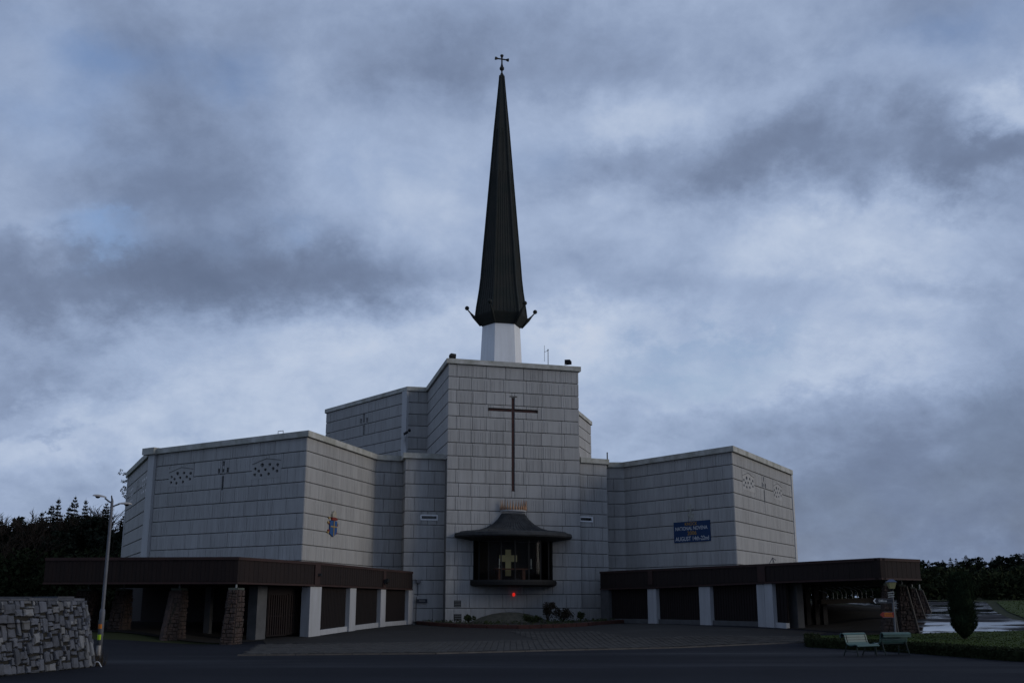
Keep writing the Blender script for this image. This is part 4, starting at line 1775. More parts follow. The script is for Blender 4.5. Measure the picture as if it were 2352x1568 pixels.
while s < WL[-1] - 2.2:                                        # flat coping pieces
    w = rnd.uniform(.5, .95)
    e = min(s + w, WL[-1] - 2)
    vs = []
    for z in (HWALL, HWALL + .05 + rnd.uniform(0, .02)):
        for ss, dd in ((s + .01, .03), (e - .01, .03), (e - .01, -.5), (s + .01, -.5)):
            p, n = S_wall(ss, HWALL)
            n2 = Vector((n.x, n.y, 0)).normalized()
            q = p + n2 * dd
            vs.append((q.x, q.y, z))
    MB().hexa(vs).build('coping_stone', M_STONE, sw)
    s = e
# far side of the enclosure, a little higher
pe = S_wall(WL[-1] - 1.5, 0)[0]
far = [Vector((pB.x - 1.5, pB.y + .9, 0)), Vector((pB.x - 3.0, pB.y + 2.4, 0)), Vector((pB.x - 9.0, pB.y + 1.2, 0))]
m = MB()
ribbon(m, [f.to_2d() for f in far], 0.0, 1.93, .0, -.45)
m.build('far_wall', M_MORTAR, sw)
m = MB()
ribbon(m, [f.to_2d() for f in far], 1.93, 1.99, .03, -.48)
m.build('far_coping', M_STONE, sw)
m = MB()
m.add([(pA.x, pA.y, 1.3), (pB.x - .5, pB.y - .3, 1.3), (far[1].x, far[1].y, 1.3), (far[2].x, far[2].y, 1.3)], [(0, 1, 2, 3)])
m.build('soil_fill', M_SOIL, sw)

# ------------------------------------------------------------------ lamp post on the left
lb = gpx(226, 1511)
lamp_post = empty('lamp_post', (0, 0, 0))
HL = at_y(257, 1148, lb.y).z - gz(lb.x, lb.y)
MB().lathe([(.09, -.1), (.09, 1.52), (.065, 1.6)], 12, caps=True).build('base_sleeve', M_STEEL, lamp_post, True)
MB().lathe([(.06, 1.55), (.048, HL - .05), (.02, HL + .06)], 12).build('shaft', M_STEEL, lamp_post, True)
for sx, zz_, tilt in ((-1, .02, .10), (1, -.12, -.02)):
    m = MB().tube([(0, 0, HL + zz_ - .12), (sx * .12, 0, HL + zz_ - .06), (sx * .26, 0, HL + zz_ + tilt * .5)], .028, 8)
    m.build('arm', M_STEEL, lamp_post)
    c = Vector((sx * .46, 0, HL + zz_ + tilt))
    m = MB()
    prof = [(-.24, .045, .03), (-.14, .085, .055), (.02, .11, .075), (.16, .10, .06), (.22, .05, .03)]
    vs, fs = [], []
    for (x, w, h) in prof:
        for k in range(8):
            a = math.pi * k / 7
            vs.append((c.x + sx * x, w * math.cos(a), c.z + sx * x * sx * tilt * 1.2 + h * math.sin(a)))
    for i in range(len(prof) - 1):
        for k in range(7):
            fs.append((i * 8 + k, i * 8 + k + 1, (i + 1) * 8 + k + 1, (i + 1) * 8 + k))
        fs.append((i * 8, (i + 1) * 8, (i + 1) * 8 + 7, i * 8 + 7))
    fs.append(tuple(range(8)))
    fs.append(tuple((len(prof) - 1) * 8 + k for k in range(8)))
    m.add(vs, fs)
    hd = fix_normals(m.build('lamp_head', M_LANTERN, lamp_post))
    m = MB()
    m.ball((c.x + sx * .05, 0, c.z + tilt * .05), .085, 12, 8, .75)
    m.build('lamp_bowl', M_DARKGLASS, hd, True)
MB().tube([(-.01, 0, HL), (-.04, 0, HL + .16)], [.03, .02], 6).build('photocell', M_IRON, lamp_post)
for (z, mm, h) in ((.96, M_HILITE, .15), (.60, M_LIME, .17)):
    m = MB().lathe([(.093, z), (.093, z + h)], 8, (0, 0), R(-70), R(35))
    m.build('sticker', mm, lamp_post)
m = MB().lathe([(.094, .1), (.094, .42)], 10, (0, 0), R(-60), R(50))
m.build('bare_metal_patch', M_LANTERN, lamp_post)
lamp_post.location = (lb.x, lb.y, gz(lb.x, lb.y))
tag(lamp_post, 'grey steel twin-headed lamp post beside the foreground stone wall', 'lamp post')
kp = gpx(222, 1531)
m = MB()
pts = []
for k in range(9):
    a = k / 8 * R(120) + R(40)
    pts.append((kp.x + .0 - .09 * math.cos(a), kp.y, gz(kp.x, kp.y) + .05 + .10 * math.sin(a)))
m.tube(pts, .016, 6)
m.tube([pts[-1], (pts[-1][0] + .06, kp.y, .0)], .016, 6)
tag(m.build('bent_pipe', M_WHITE), 'short bent white pipe on the ground at the foot of the lamp post', 'pipe')
#@@PROPS
# ------------------------------------------------------------------ bed in front of the tower
bed_pts = [gpx(x, y) for x, y in ((948, 1432), (990, 1437), (1050, 1441), (1120, 1443), (1190, 1444), (1270, 1442), (1350, 1438), (1430, 1431))]
bed_poly = [(p.x, p.y) for p in bed_pts] + [(6.2, 76.4), (4.6, 75.5), (-4.2, 72.85), (-4.6, 74.2), (-7.0, 73.5)]
bed = sheet('planting_bed', bed_poly, .17, M_SOIL, .6)
tag(bed, 'long curved planting bed of dark soil along the tower foot', 'flower bed')
line = [Vector((p.x, p.y, 0)) for p in bed_pts]
k = 0
for a, b in zip(line[:-1], line[1:]):
    n = max(1, int((b - a).length / .6))
    for i in range(n):
        p, q = a.lerp(b, (i + .015) / n), a.lerp(b, (i + .985) / n)
        t = (q - p).normalized()
        nn = Vector((t.y, -t.x, 0)) * .11
        vs = []
        for z in (-.05, .235):
            for w in (p + nn, q + nn, q - nn, p - nn):
                vs.append((w.x, w.y, gz(w.x, w.y) + z))
        MB().hexa(vs).build('edging_brick', M_REDKERB, bed)
mp_ = at_y(1172, 1428, 72.6)
m = MB()
rz_ = at_y(1172, 1405, 72.6).z - gz(mp_.x, 72.6)
prof = [(2.75, .12), (2.5, .24), (1.9, rz_ * .62), (1.2, rz_ * .86), (.5, rz_ * .98), (.01, rz_)]
m.lathe(prof, 32, (0, 0), sy=.62)
mo = m.build('cobbled_mound', M_MOUND, smooth=True)
mo.location = (mp_.x, 72.9, gz(mp_.x, 72.6))
tag(mo, 'low mossy cobbled mound in the bed under the bay window', 'mound')

# ------------------------------------------------------------------ foliage


def leaf_quads(m, c, r, n, size, rnd, sz=1.0):
    for _ in range(n):
        while True:
            p = Vector((rnd.uniform(-1, 1), rnd.uniform(-1, 1), rnd.uniform(-1, 1)))
            if .25 < p.length < 1:
                break
        p = Vector((p.x * r, p.y * r, p.z * r * sz)) + c
        a = Vector((rnd.gauss(0, 1), rnd.gauss(0, 1), rnd.gauss(0, 1))).normalized()
        b = a.cross(Vector((rnd.gauss(0, 1), rnd.gauss(0, 1), rnd.gauss(0, 1)))).normalized()
        s = size * rnd.uniform(.6, 1.4)
        m.add([p - a * s, p + b * s * .45, p + a * s, p - b * s * .45], [(0, 1, 2, 3)])


def shrub(loc, w, h, seed, label, leaf=M_SHRUB, n=5, name='shrub', dens=90):
    rnd = random.Random(seed)
    root = empty(name, (0, 0, 0))
    st = MB()
    lf = MB()
    for i in range(n):
        a = rnd.uniform(0, 6.28)
        q = rnd.uniform(.2, 1.0)
        tip = Vector((math.cos(a) * w * .5 * q, math.sin(a) * w * .35 * q, h * rnd.uniform(.6, 1.0)))
        mid = tip * .5 + Vector((rnd.uniform(-.1, .1), rnd.uniform(-.1, .1), .05))
        st.tube([(0, 0, 0), mid, tip], [.025, .015, .006], 5)
        leaf_quads(lf, tip * .85, .26 * max(w, h) * .6, dens, .055, rnd)
        leaf_quads(lf, mid, .22 * max(w, h) * .6, dens // 2, .055, rnd)
    st.build('stem', M_BARK, root)
    lf.build('foliage', leaf, root)
    root.location = loc
    tag(root, label, 'shrub', 'shrubs in the tower bed')
    return root


def bedp(px, py, Y):
    p = at_y(px, py, Y)
    return Vector((p.x, Y, gz(p.x, Y) + .15))


shrub(bedp(1258, 1425, 71.6), 1.5, 1.35, 1, 'tall sparse shrub, highest of those right of the mound', M_SHRUBB, 11)
shrub(bedp(1293, 1425, 71.8), 1.4, .85, 2, 'middle of the three brownish shrubs right of the mound', M_SHRUBB, 9)
shrub(bedp(1334, 1426, 72.6), .9, .62, 3, 'small rounded green shrub at the right end of the bed', M_SHRUB, 7)
shrub(bedp(1076, 1426, 71.6), .9, .55, 4, 'small shrub left of the mound near the wall vents', M_SHRUB, 7)
shrub(bedp(1222, 1429, 70.6), 1.3, .45, 5, 'low green shrub in front of the cobbled mound', M_SHRUB, 8)
m = MB()
rnd = random.Random(77)
xs = [p[0] for p in bed_poly]
ys = [p[1] for p in bed_poly]
c = 0
while c < 170:
    x, y = rnd.uniform(min(xs), max(xs)), rnd.uniform(min(ys), max(ys))
    if inside(bed_poly, x, y):
        leaf_quads(m, Vector((x, y, gz(x, y) + .24)), .14, 14, .05, rnd, .8)
        c += 1
tag(m.build('ground_cover', M_SHRUB), 'low dark leafy ground cover scattered over the bed', 'ground cover', kind='stuff')


def spruce_mesh(seed, tiers=26, rad_=.19):
    """unit-height spruce crown: ragged, uneven drooping sprays of short twigs"""
    rnd = random.Random(seed)
    m = MB()
    lob = [rnd.uniform(.7, 1.25) for _ in range(7)]
    ph = rnd.uniform(0, 6.28)
    for t in range(tiers):
        f = t / (tiers - 1)
        z = .05 + .93 * f ** .95 + rnd.uniform(-.008, .008)
        r = rad_ * (1 - f) ** .72 * rnd.uniform(.62, 1.18) * (1 if f < .8 else .85) + .006
        nb = max(4, int(13 * (1 - f) + 4))
        off = rnd.uniform(0, 6.28)
        for b in range(nb):
            a = off + 6.283 * b / nb + rnd.uniform(-.3, .3)
            L = r * rnd.uniform(.55, 1.2) * lob[int((a + ph) / 6.283 * 7) % 7]
            d = Vector((math.cos(a), math.sin(a), 0))
            sd = Vector((-d.y, d.x, 0))
            nseg = 5 if f < .85 else 3
            dr = rnd.uniform(.05, .5) if f < .9 else -.3
            for k in range(nseg):
                u = (k + .6) / nseg
                p = d * (L * u) + Vector((0, 0, z - L * dr * u + L * .2 * u * u))
                for sgn in (-1, 1):
                    w = L * .42 * (1.2 - u) * rnd.uniform(.6, 1.2) + .007
                    tip = p + sd * (sgn * w) + d * (w * .55) + Vector((0, 0, -w * rnd.uniform(-.1, .7)))
                    q = p + d * (.012 + .022 * (1 - f))
                    m.add([p, tip, q + Vector((0, 0, .009))], [(0, 1, 2)])
                p2 = p + Vector((rnd.uniform(-.012, .012), rnd.uniform(-.012, .012), .016))
                m.add([p, p + d * (L / nseg * 1.3) + Vector((0, 0, -.012)), p2], [(0, 1, 2)])
    m.add([(-.004, 0, .96), (.004, 0, .96), (0, 0, 1.02)], [(0, 1, 2)])
    m.add([(0, -.004, .96), (0, .004, .96), (0, 0, 1.02)], [(0, 1, 2)])
    me = bpy.data.meshes.new('crown')
    me.from_pydata(m.v, [], m.f)
    me.materials.append(M_NEEDLE)
    return me


def round_conifer_mesh(seed):
    """unit-height conifer with a broad, lumpy, open-edged crown"""
    rnd = random.Random(seed)
    m = MB()
    for _ in range(46):
        f = rnd.random() ** .8
        z = .12 + .84 * f
        rr = .30 * (1 - f) ** .55 + .02
        a = rnd.uniform(0, 6.28)
        q = rnd.random() ** .5
        c = Vector((math.cos(a) * rr * q, math.sin(a) * rr * q, z + rnd.uniform(-.03, .03)))
        leaf_quads(m, c, .05 + .05 * (1 - f), 46, .026, rnd, .8)
    me = bpy.data.meshes.new('crown')
    me.from_pydata(m.v, [], m.f)
    me.materials.append(M_NEEDLE)
    return me


def bare_mesh(seed):
    """unit-height leafless broadleaf tree: forking limbs and a haze of twigs"""
    rnd = random.Random(seed)
    lim = MB()
    tw = MB()

    def grow(p, d, L, r, depth):
        q = p + d * L
        lim.tube([p, p.lerp(q, .5) + Vector((rnd.uniform(-.01, .01), rnd.uniform(-.01, .01), 0)), q], [r, r * .8, r * .6], 4 if depth else 6, False)
        if depth >= 3:
            for _ in range(7):
                e = (d + Vector((rnd.gauss(0, .5), rnd.gauss(0, .5), rnd.gauss(.1, .4)))).normalized()
                a = p.lerp(q, rnd.uniform(.2, 1))
                ll = rnd.uniform(.04, .085)
                s = e.cross(Vector((rnd.gauss(0, 1), rnd.gauss(0, 1), 1))).normalized() * .0022
                tw.add([a - s, a + s, a + e * ll], [(0, 1, 2)])
                e2 = (e + Vector((rnd.gauss(0, .5), rnd.gauss(0, .5), rnd.gauss(0, .4)))).normalized()
                b = a + e * ll * .5
                tw.add([b - s, b + s, b + e2 * ll * .6], [(0, 1, 2)])
            return
        for _ in range(3 if depth else 5):
            e = (d * .75 + Vector((rnd.gauss(0, .48), rnd.gauss(0, .48), rnd.uniform(0, .45)))).normalized()
            grow(p.lerp(q, rnd.uniform(.65, 1)), e, L * rnd.uniform(.55, .8), r * .55, depth + 1)
    grow(Vector((0, 0, 0)), Vector((0, 0, 1)), .34, .016, 0)
    zm_ = max(v[2] for v in tw.v)
    for mm in (lim, tw):
        mm.v = [(a / zm_, b / zm_, c_ / zm_) for a, b, c_ in mm.v]
    out = []
    for mm, nm in ((lim, 'trunk'), (tw, 'crown')):
        me = bpy.data.meshes.new(nm)
        me.from_pydata(mm.v, [], mm.f)
        me.materials.append(M_TWIG)
        out.append(me)
    return out


def trunk_mesh():
    m = MB().tube([(0, 0, -.02), (0, 0, .5), (0, 0, .97)], [.014, .009, .002], 6)
    me = bpy.data.meshes.new('trunk')
    me.from_pydata(m.v, [], m.f)
    me.materials.append(M_BARK)
    return me


SPR = [spruce_mesh(s, 34 + 2 * s, .19 + .025 * s) for s in range(4)]
RND = [round_conifer_mesh(s) for s in (3, 5)]
TRK = trunk_mesh()
BARE = [bare_mesh(s) for s in (4, 9)]


def tree(kind, x, y, h, rnd, label, group, wide=1.0):
    g = gz(x, y)
    if kind == 'spruce':
        r = empty('spruce_tree')
        c = link('crown', SPR[rnd.randrange(4)], r)
        t = link('trunk', TRK, r)
    elif kind == 'round':
        r = empty('conifer_tree')
        c = link('crown', RND[rnd.randrange(2)], r)
        t = link('trunk', TRK, r)
    else:
        r = empty('bare_tree')
        tm, cm = BARE[rnd.randrange(2)]
        c = link('crown', cm, r)
        t = link('trunk', tm, r)
    r.location = (x, y, g)
    r.rotation_euler = (0, 0, rnd.uniform(0, 6.28))
    r.scale = (h * wide, h * wide, h)
    tag(r, label, 'tree', group)
    return r


rt = random.Random(31)
ORD = ['first', 'second', 'third', 'fourth', 'fifth', 'sixth', 'seventh', 'eighth', 'ninth', 'tenth']
# left wood: the spruces whose tops stand against the sky, then the mass under them
for n_, (px, py, Y, wd) in enumerate(sorted(((136, 1141, 118, .95), (174, 1137, 120, .9), (198, 1143, 121, .85), (246, 1152, 119, 1.1), (120, 1158, 116, 1.2), (97, 1172, 115, 1.2), (160, 1160, 115, 1.2)))):
    top = at_y(px, py, Y)
    tree('spruce', top.x, Y, (top.z - gz(top.x, Y)) / 1.01, rt, '%s from the left of the seven spruce tops standing above the left wood' % ORD[n_], 'spruces on the left skyline', wd)
for i in range(40):
    Y = rt.uniform(98, 114)
    px = -60 + 390 * (i * 7 % 40 + rt.random()) / 40
    py = rt.uniform(1172, 1226)
    if px < 100:
        py += 8
    top = at_y(px, py, Y)
    k = 'round' if rt.random() < .6 else 'spruce'
    tree(k, top.x, Y, (top.z - gz(top.x, Y)), rt, 'dark broad conifer in the thick of the wood left of the church' if k == 'round' else 'dark pointed spruce in the thick of the wood left of the church',
         'broad conifers within the left wood' if k == 'round' else 'spruces within the left wood', rt.uniform(1.0, 1.4))
for px, py, Y in ((8, 1168, 100), (35, 1176, 104), (66, 1170, 101), (-20, 1165, 99), (90, 1180, 106), (215, 1156, 108), (258, 1158, 110), (230, 1164, 108), (150, 1172, 107), (50, 1195, 96), (275, 1165, 106), (190, 1162, 106)):
    top = at_y(px, py, Y)
    tree('bare', top.x, Y, top.z - gz(top.x, Y), rt, 'leafless brownish tree at the edge of the wood on the left', 'bare trees in the left wood', 1.2)
# pine whose boughs reach past the corner of the left wing
pine = empty('pine_tree')
rp_ = random.Random(8)
px_, Yp = 318, 104
tb = at_y(px_, 1300, Yp)
ht = at_y(px_, 1066, Yp).z - gz(tb.x, Yp)
m = MB().tube([(0, 0, 0), (.1, 0, ht * .5), (0, 0, ht)], [.22, .15, .03], 7)
m.build('trunk', M_BARK, pine)
m = MB()
br = MB()
for i in range(34):
    z = ht * rp_.uniform(.45, 1.0)
    a = rp_.uniform(0, 6.28)
    L = rp_.uniform(1.0, 2.3) * (1.25 - z / ht * .6)
    up = rp_.uniform(.1, .35)
    if i < 8:                                                 # the boughs that reach out to the left
        z = at_y(300, lerp(1092, 1150, i / 7), Yp).z - gz(tb.x, Yp)
        a = math.pi + rp_.uniform(-.2, .2)
        L = (1.0, 2.1, 1.3, 1.9, 1.2, 1.7, 2.0, 1.5)[i] + .2
        up = .25
    tip = Vector((math.cos(a) * L, math.sin(a) * L, z + L * up))
    br.tube([(0, 0, z), Vector((0, 0, z)).lerp(tip, .5) + Vector((0, 0, -.08)), tip], [.05, .035, .015], 5)
    for k in range(9):
        c = Vector((0, 0, z)).lerp(tip, .35 + .65 * k / 8) + Vector((rp_.gauss(0, .12), rp_.gauss(0, .12), rp_.gauss(.05, .10)))
        leaf_quads(m, c, .17, 20, .085, rp_)
m.build('crown', M_NEEDLE, pine)
br.build('branch', M_BARK, pine)
pine.location = (tb.x, Yp, gz(tb.x, Yp))
tag(pine, 'tall pine with ragged boughs showing past the outer corner of the left wing', 'tree')

# right wood on the rising ground
sky_r = ((2130, 1280), (2148, 1284), (2165, 1287), (2184, 1280), (2205, 1278), (2222, 1276), (2240, 1272), (2262, 1284), (2280, 1279), (2302, 1270), (2318, 1268),
         (2336, 1272), (2352, 1270), (2372, 1268), (2112, 1284), (2095, 1290), (2156, 1282), (2195, 1283), (2250, 1278), (2290, 1275), (2326, 1274), (2345, 1278))
for i, (px, py) in enumerate(sky_r):
    Y = rt.uniform(128, 150)
    k = 'round' if i % 5 in (1, 4) else 'spruce'
    top = at_y(px + rt.uniform(-4, 4), py + rt.uniform(-3, 6), Y)
    tree(k, top.x, Y, (top.z - gz(top.x, Y)) / 1.01, rt, 'small dark round-topped conifer on the right skyline beyond the wet road' if k == 'round' else 'small dark spruce on the right skyline beyond the wet road',
         'round conifers on the right skyline' if k == 'round' else 'spruces on the right skyline', rt.uniform(1.1, 1.8))
for i in range(34):
    Y = rt.uniform(104, 124)
    px = 2090 + 300 * (i + rt.random()) / 34
    top = at_y(px, rt.uniform(1294, 1330), Y)
    tree('round', top.x, Y, max(1.5, top.z - gz(top.x, Y)), rt, 'dark conifer in the lower ranks of the wood beyond the wet road', 'conifers within the right wood', rt.uniform(1.3, 1.9))
for i in range(16):
    Y = rt.uniform(112, 124)
    px = 1835 + 270 * (i + rt.random()) / 16
    top = at_y(px, rt.uniform(1322, 1340), Y)
    tree('round', top.x, Y, max(1.5, top.z - gz(top.x, Y)), rt, 'dark conifer seen under the roof of the right ambulatory', 'conifers behind the right ambulatory', rt.uniform(1.8, 2.6))
# scrub that closes the foot of both woods
for nm, lab, x0_, x1_, y0_, y1_, hh, n in (('scrub', 'dark scrub at the foot of the wood beyond the wet road', 31, 62, 93, 100, 2.3, 420),
                                          ('scrub', 'dark scrub behind the right ambulatory', 22, 38, 98, 104, 2.6, 300),
                                          ('scrub', 'dark undergrowth at the foot of the left wood', -62, -28, 92, 98, 5.5, 700)):
    m = MB()
    for _ in range(n):
        x, y = rt.uniform(x0_, x1_), rt.uniform(y0_, y1_)
        leaf_quads(m, Vector((x, y, gz(x, y) + rt.uniform(.1, hh))), .75, 26, .24, rt)
    tag(m.build(nm, M_HEDGE), lab, 'scrub', kind='stuff')

# clipped columnar yew on the lawn
yb_ = gpx(2217, 1469)
yew = empty('columnar_yew')
ry = random.Random(12)
hy = at_y(2217, 1317, yb_.y).z - gz(yb_.x, yb_.y)
m = MB().tube([(0, 0, -.05), (0, 0, hy * .55)], [.09, .05], 7)
m.build('trunk', M_BARK, yew)
m = MB()
for _ in range(5200):
    t = ry.random()
    z = hy * (.03 + .97 * t)
    r = .52 * min(1, (t + .02) / .2) ** .8 * (1 - max(0, (t - .8) / .2) ** 2 * .45)
    a = ry.uniform(0, 6.28)
    rr = r * (ry.uniform(.70, 1.05) + .07 * math.sin(a * 3 + z * 4) + .05 * math.sin(a * 7 - z * 9))
    p = Vector((rr * math.cos(a), rr * math.sin(a), z))
    d = Vector((math.cos(a) * .5 + ry.gauss(0, .3), math.sin(a) * .5 + ry.gauss(0, .3), 1)).normalized()
    s = d.cross(Vector((ry.gauss(0, 1), ry.gauss(0, 1), ry.gauss(0, 1)))).normalized() * .022
    m.add([p - s, p + s, p + d * ry.uniform(.08, .22)], [(0, 1, 2)])
m.lathe([(.03, .1), (.28, .35), (.44, hy * .25), (.45, hy * .7), (.36, hy * .93), (.02, hy * .97)], 14)
m.build('crown', M_YEW, yew)
yew.location = (yb_.x, yb_.y, gz(yb_.x, yb_.y))
tag(yew, 'clipped dark columnar yew standing on the lawn beside the wet road', 'tree')

# low clipped hedge round the lawn
hp = [gpx(1866, 1475), gpx(1870, 1486), gpx(2000, 1492), gpx(2150, 1503), gpx(2352, 1519), Vector((34, 27.5, 0))]
hedge = empty('hedge', (hp[1].x, hp[1].y, 0))
tag(hedge, 'low dark clipped hedge edging the lawn behind the benches', 'hedge')
m = MB()
lf = MB()
rh = random.Random(5)
for a, b in zip(hp[:-1], hp[1:]):
    a, b = Vector((a.x, a.y, 0)), Vector((b.x, b.y, 0))
    t = (b - a).normalized()
    nn = Vector((t.y, -t.x, 0))
    W, Hh = .28, .36
    n = int((b - a).length * 520)
    for _ in range(n):
        u = rh.random()
        side = rh.random()
        g = a.lerp(b, u)
        if side < .45:
            q = g + nn * W + Vector((0, 0, rh.uniform(.02, Hh)))
        elif side < .9:
            q = g + nn * rh.uniform(-W, W) + Vector((0, 0, Hh))
        else:
            q = g - nn * W + Vector((0, 0, rh.uniform(.02, Hh)))
        q.z += gz(q.x, q.y)
        q += Vector((rh.gauss(0, .025), rh.gauss(0, .025), rh.gauss(0, .025)))
        leaf_quads(lf, q, .03, 1, .045, rh)
    vs = []
    for z in (0, Hh - .03):
        for w in (a + nn * (W - .03), b + nn * (W - .03), b - nn * (W - .03), a - nn * (W - .03)):
            vs.append((w.x, w.y, gz(w.x, w.y) + z))
    m.hexa(vs)
m.build('hedge_body', M_HEDGE, hedge)
lf.build('foliage', M_HEDGE, hedge, kind='stuff')

# ------------------------------------------------------------------ benches
def make_bench(L):
    """park bench of lengthwise slats on an S-shaped profile; seat faces +Y, length along X"""
    root = empty('bench')
    prof = [(-.16, .62), (-.17, .70), (-.12, .765), (-.04, .775), (.02, .72), (.04, .64), (.06, .55), (.085, .47), (.13, .405), (.21, .375), (.30, .37), (.39, .385), (.47, .40), (.54, .39), (.58, .34)]
    for i, (a, b) in enumerate(zip(prof[:-1], prof[1:])):
        p, q = Vector((0, a[0], a[1])), Vector((0, b[0], b[1]))
        d = (q - p)
        t = d.normalized()
        n = Vector((0, -t.z, t.y)) * .014
        p2, q2 = p + d * .06, q - d * .06
        m = MB()
        vs = [(-L / 2, *(w)[1:]) for w in (p2 - n, q2 - n, q2 + n, p2 + n)] + [(L / 2, *(w)[1:]) for w in (p2 - n, q2 - n, q2 + n, p2 + n)]
        m.hexa(vs)
        fix_normals(m.build('slat', M_BENCH, root))
    for x in (-L / 2 + .08, L / 2 - .08):
        m = MB()
        pts = [Vector((x, a, b - .025)) for a, b in prof]
        m.tube([p + Vector((0, .012, 0)) for p in pts], .022, 6)
        m.build('side_frame', M_BENCHLEG, root)
        MB().tube([(x, .06, .44), (x, -.02, .2), (x, -.12, 0)], .024, 6).build('leg', M_BENCHLEG, root)
        MB().tube([(x, .47, .38), (x, .48, .2), (x, .50, 0)], .024, 6).build('leg', M_BENCHLEG, root)
        MB().tube([(x, -.05, .16), (x, .48, .16)], .014, 6).build('stretcher', M_BENCHLEG, root)
    return root


bench = make_bench(1.15)
f1 = gpx(1968, 1506)
# length along (.5,.86), seat towards (.86,-.5)
bench.rotation_euler = (0, 0, math.atan2(-.55, -.83))
bench.location = (f1.x, f1.y + .1, gz(f1.x, f1.y))
bench2 = copy_tree(bench)
f2 = gpx(2060, 1504)
bench2.rotation_euler = (0, 0, math.atan2(.30, .95))
bench2.location = (f2.x, f2.y + .1, gz(f2.x, f2.y))
tag(bench, 'teal green slatted bench with its seat turned to the viewer, left of the pair', 'bench', 'benches by the lawn')
tag(bench2, 'teal green slatted bench seen from behind, right of the pair', 'bench', 'benches by the lawn')

# ------------------------------------------------------------------ sign post with lantern
sp = at_y(2057, 1456, 48.8)
post = empty('sign_post')
gzp = gz(sp.x, sp.y)
Ys = sp.y


def sy_(py):
    return at_y(2050, py, Ys).z - gzp


def sx_(px, py=1385):
    return at_y(px, py, Ys).x - sp.x


zl0, zl1 = sy_(1351), sy_(1336)
MB().tube([(0, 0, -.05), (0, 0, zl0 - .05)], .045, 10).build('pole', M_STEEL, post)
m = MB()
m.add([(-.10, -.10, zl0), (.10, -.10, zl0), (.10, .10, zl0), (-.10, .10, zl0), (-.17, -.17, zl1), (.17, -.17, zl1), (.17, .17, zl1), (-.17, .17, zl1)],
      [(0, 1, 5, 4), (1, 2, 6, 5), (2, 3, 7, 6), (3, 0, 4, 7), (3, 2, 1, 0)])
lan = m.build('lantern', M_LAMPGLASS, post)
m = MB()
m.add([(-.2, -.2, zl1), (.2, -.2, zl1), (.2, .2, zl1), (-.2, .2, zl1), (-.07, -.07, zl1 + .12), (.07, -.07, zl1 + .12), (.07, .07, zl1 + .12), (-.07, .07, zl1 + .12)],
      [(3, 2, 1, 0), (4, 5, 6, 7), (0, 1, 5, 4), (1, 2, 6, 5), (2, 3, 7, 6), (3, 0, 4, 7)])
m.build('lantern_cap', M_CAPBLUE, lan)
m = MB().lathe([(.05, zl0 - .28), (.09, zl0 - .2), (.05, zl0 - .1), (.10, zl0)], 10)
m.build('lantern_neck', M_IRON, lan)
for i in range(3):
    z = lerp(sy_(1370), sy_(1360), i / 2)
    m = MB().hexa([(-.22, -.07, z - .03), (.06, -.07, z + .0), (.06, -.05, z + .0), (-.22, -.05, z - .03),
                   (-.22, -.07, z + .02), (.06, -.07, z + .05), (.06, -.05, z + .05), (-.22, -.05, z + .02)])
    m.build('small_plate', M_RAIL, post)


def plate(name, m_, x0, x1, z0, z1, tipx, y=-.06, parent=None):
    zm_ = (z0 + z1) / 2
    pts = [(x0, z0), (x1, z0), (x1, z1), (x0, z1), (tipx, zm_)]
    return MB().extrude_poly(pts, lambda u, z, d: Vector((u, y - d, z)), 0.0, .02).build(name, m_, parent)


bx0, bx1 = sx_(2009), sx_(2050)
bz0, bz1 = sy_(1384), sy_(1374)
bs = plate('direction_sign', M_SIGNBLACK, bx0 + .05, bx1, bz0, bz1, bx0 - .08, parent=post)
bs['label'] = 'black direction arm with white lettering'
m = MB()
for z in (bz0 + .0, bz1 - .02):
    m.box(bx0 + .06, bx1, -.083, -.08, z, z + .02)
m.build('sign_border', M_STEEL, bs)
zm_ = (bz0 + bz1) / 2
MB().extrude_poly([(bx0 - .09, zm_), (bx0 + .0, zm_ + .10), (bx0 + .05, zm_ + .10), (bx0 - .02, zm_), (bx0 + .05, zm_ - .10), (bx0 + .0, zm_ - .10)],
                  lambda u, z, d: Vector((u, -.081 - d, z)), 0, .006).build('arrowhead', M_WHITE, bs)
text_mesh('Offices', 'lettering', bs, M_WHITE, lambda u, z, d: Vector((u, -.0825, z)), bx0 + .16, bx0 + .52, zm_ - .045, zm_ + .05)
oz0, oz1 = sy_(1418), sy_(1404)
ox0, ox1 = sx_(2021), sx_(2050)
os_ = plate('direction_sign', M_SIGNRED, ox0 + .08, ox1, oz0, oz1, ox0 - .06, parent=post)
os_['label'] = 'red direction arm with orange lettering'
m = MB()
m.box(ox0 + .08, ox1, -.084, -.08, oz0, oz0 + .02)
m.box(ox0 + .08, ox1, -.084, -.08, oz1 - .02, oz1)
m.build('sign_border', M_STEEL, os_)
rs = random.Random(2)
m = MB()
for row in range(2):
    x = ox0 + .14
    z = lerp(oz0, oz1, .22 + .36 * row)
    while x < ox1 - .08:
        w = rs.uniform(.03, .06)
        m.box(x, x + w, -.084, -.081, z, z + .07 * rs.uniform(.8, 1.2))
        x += w + .012
m.build('lettering', M_SIGNAMBER, os_)
post.location = (sp.x, sp.y, gzp)
tag(post, 'lantern post carrying a black and a red direction arm beside the right ambulatory', 'sign post')

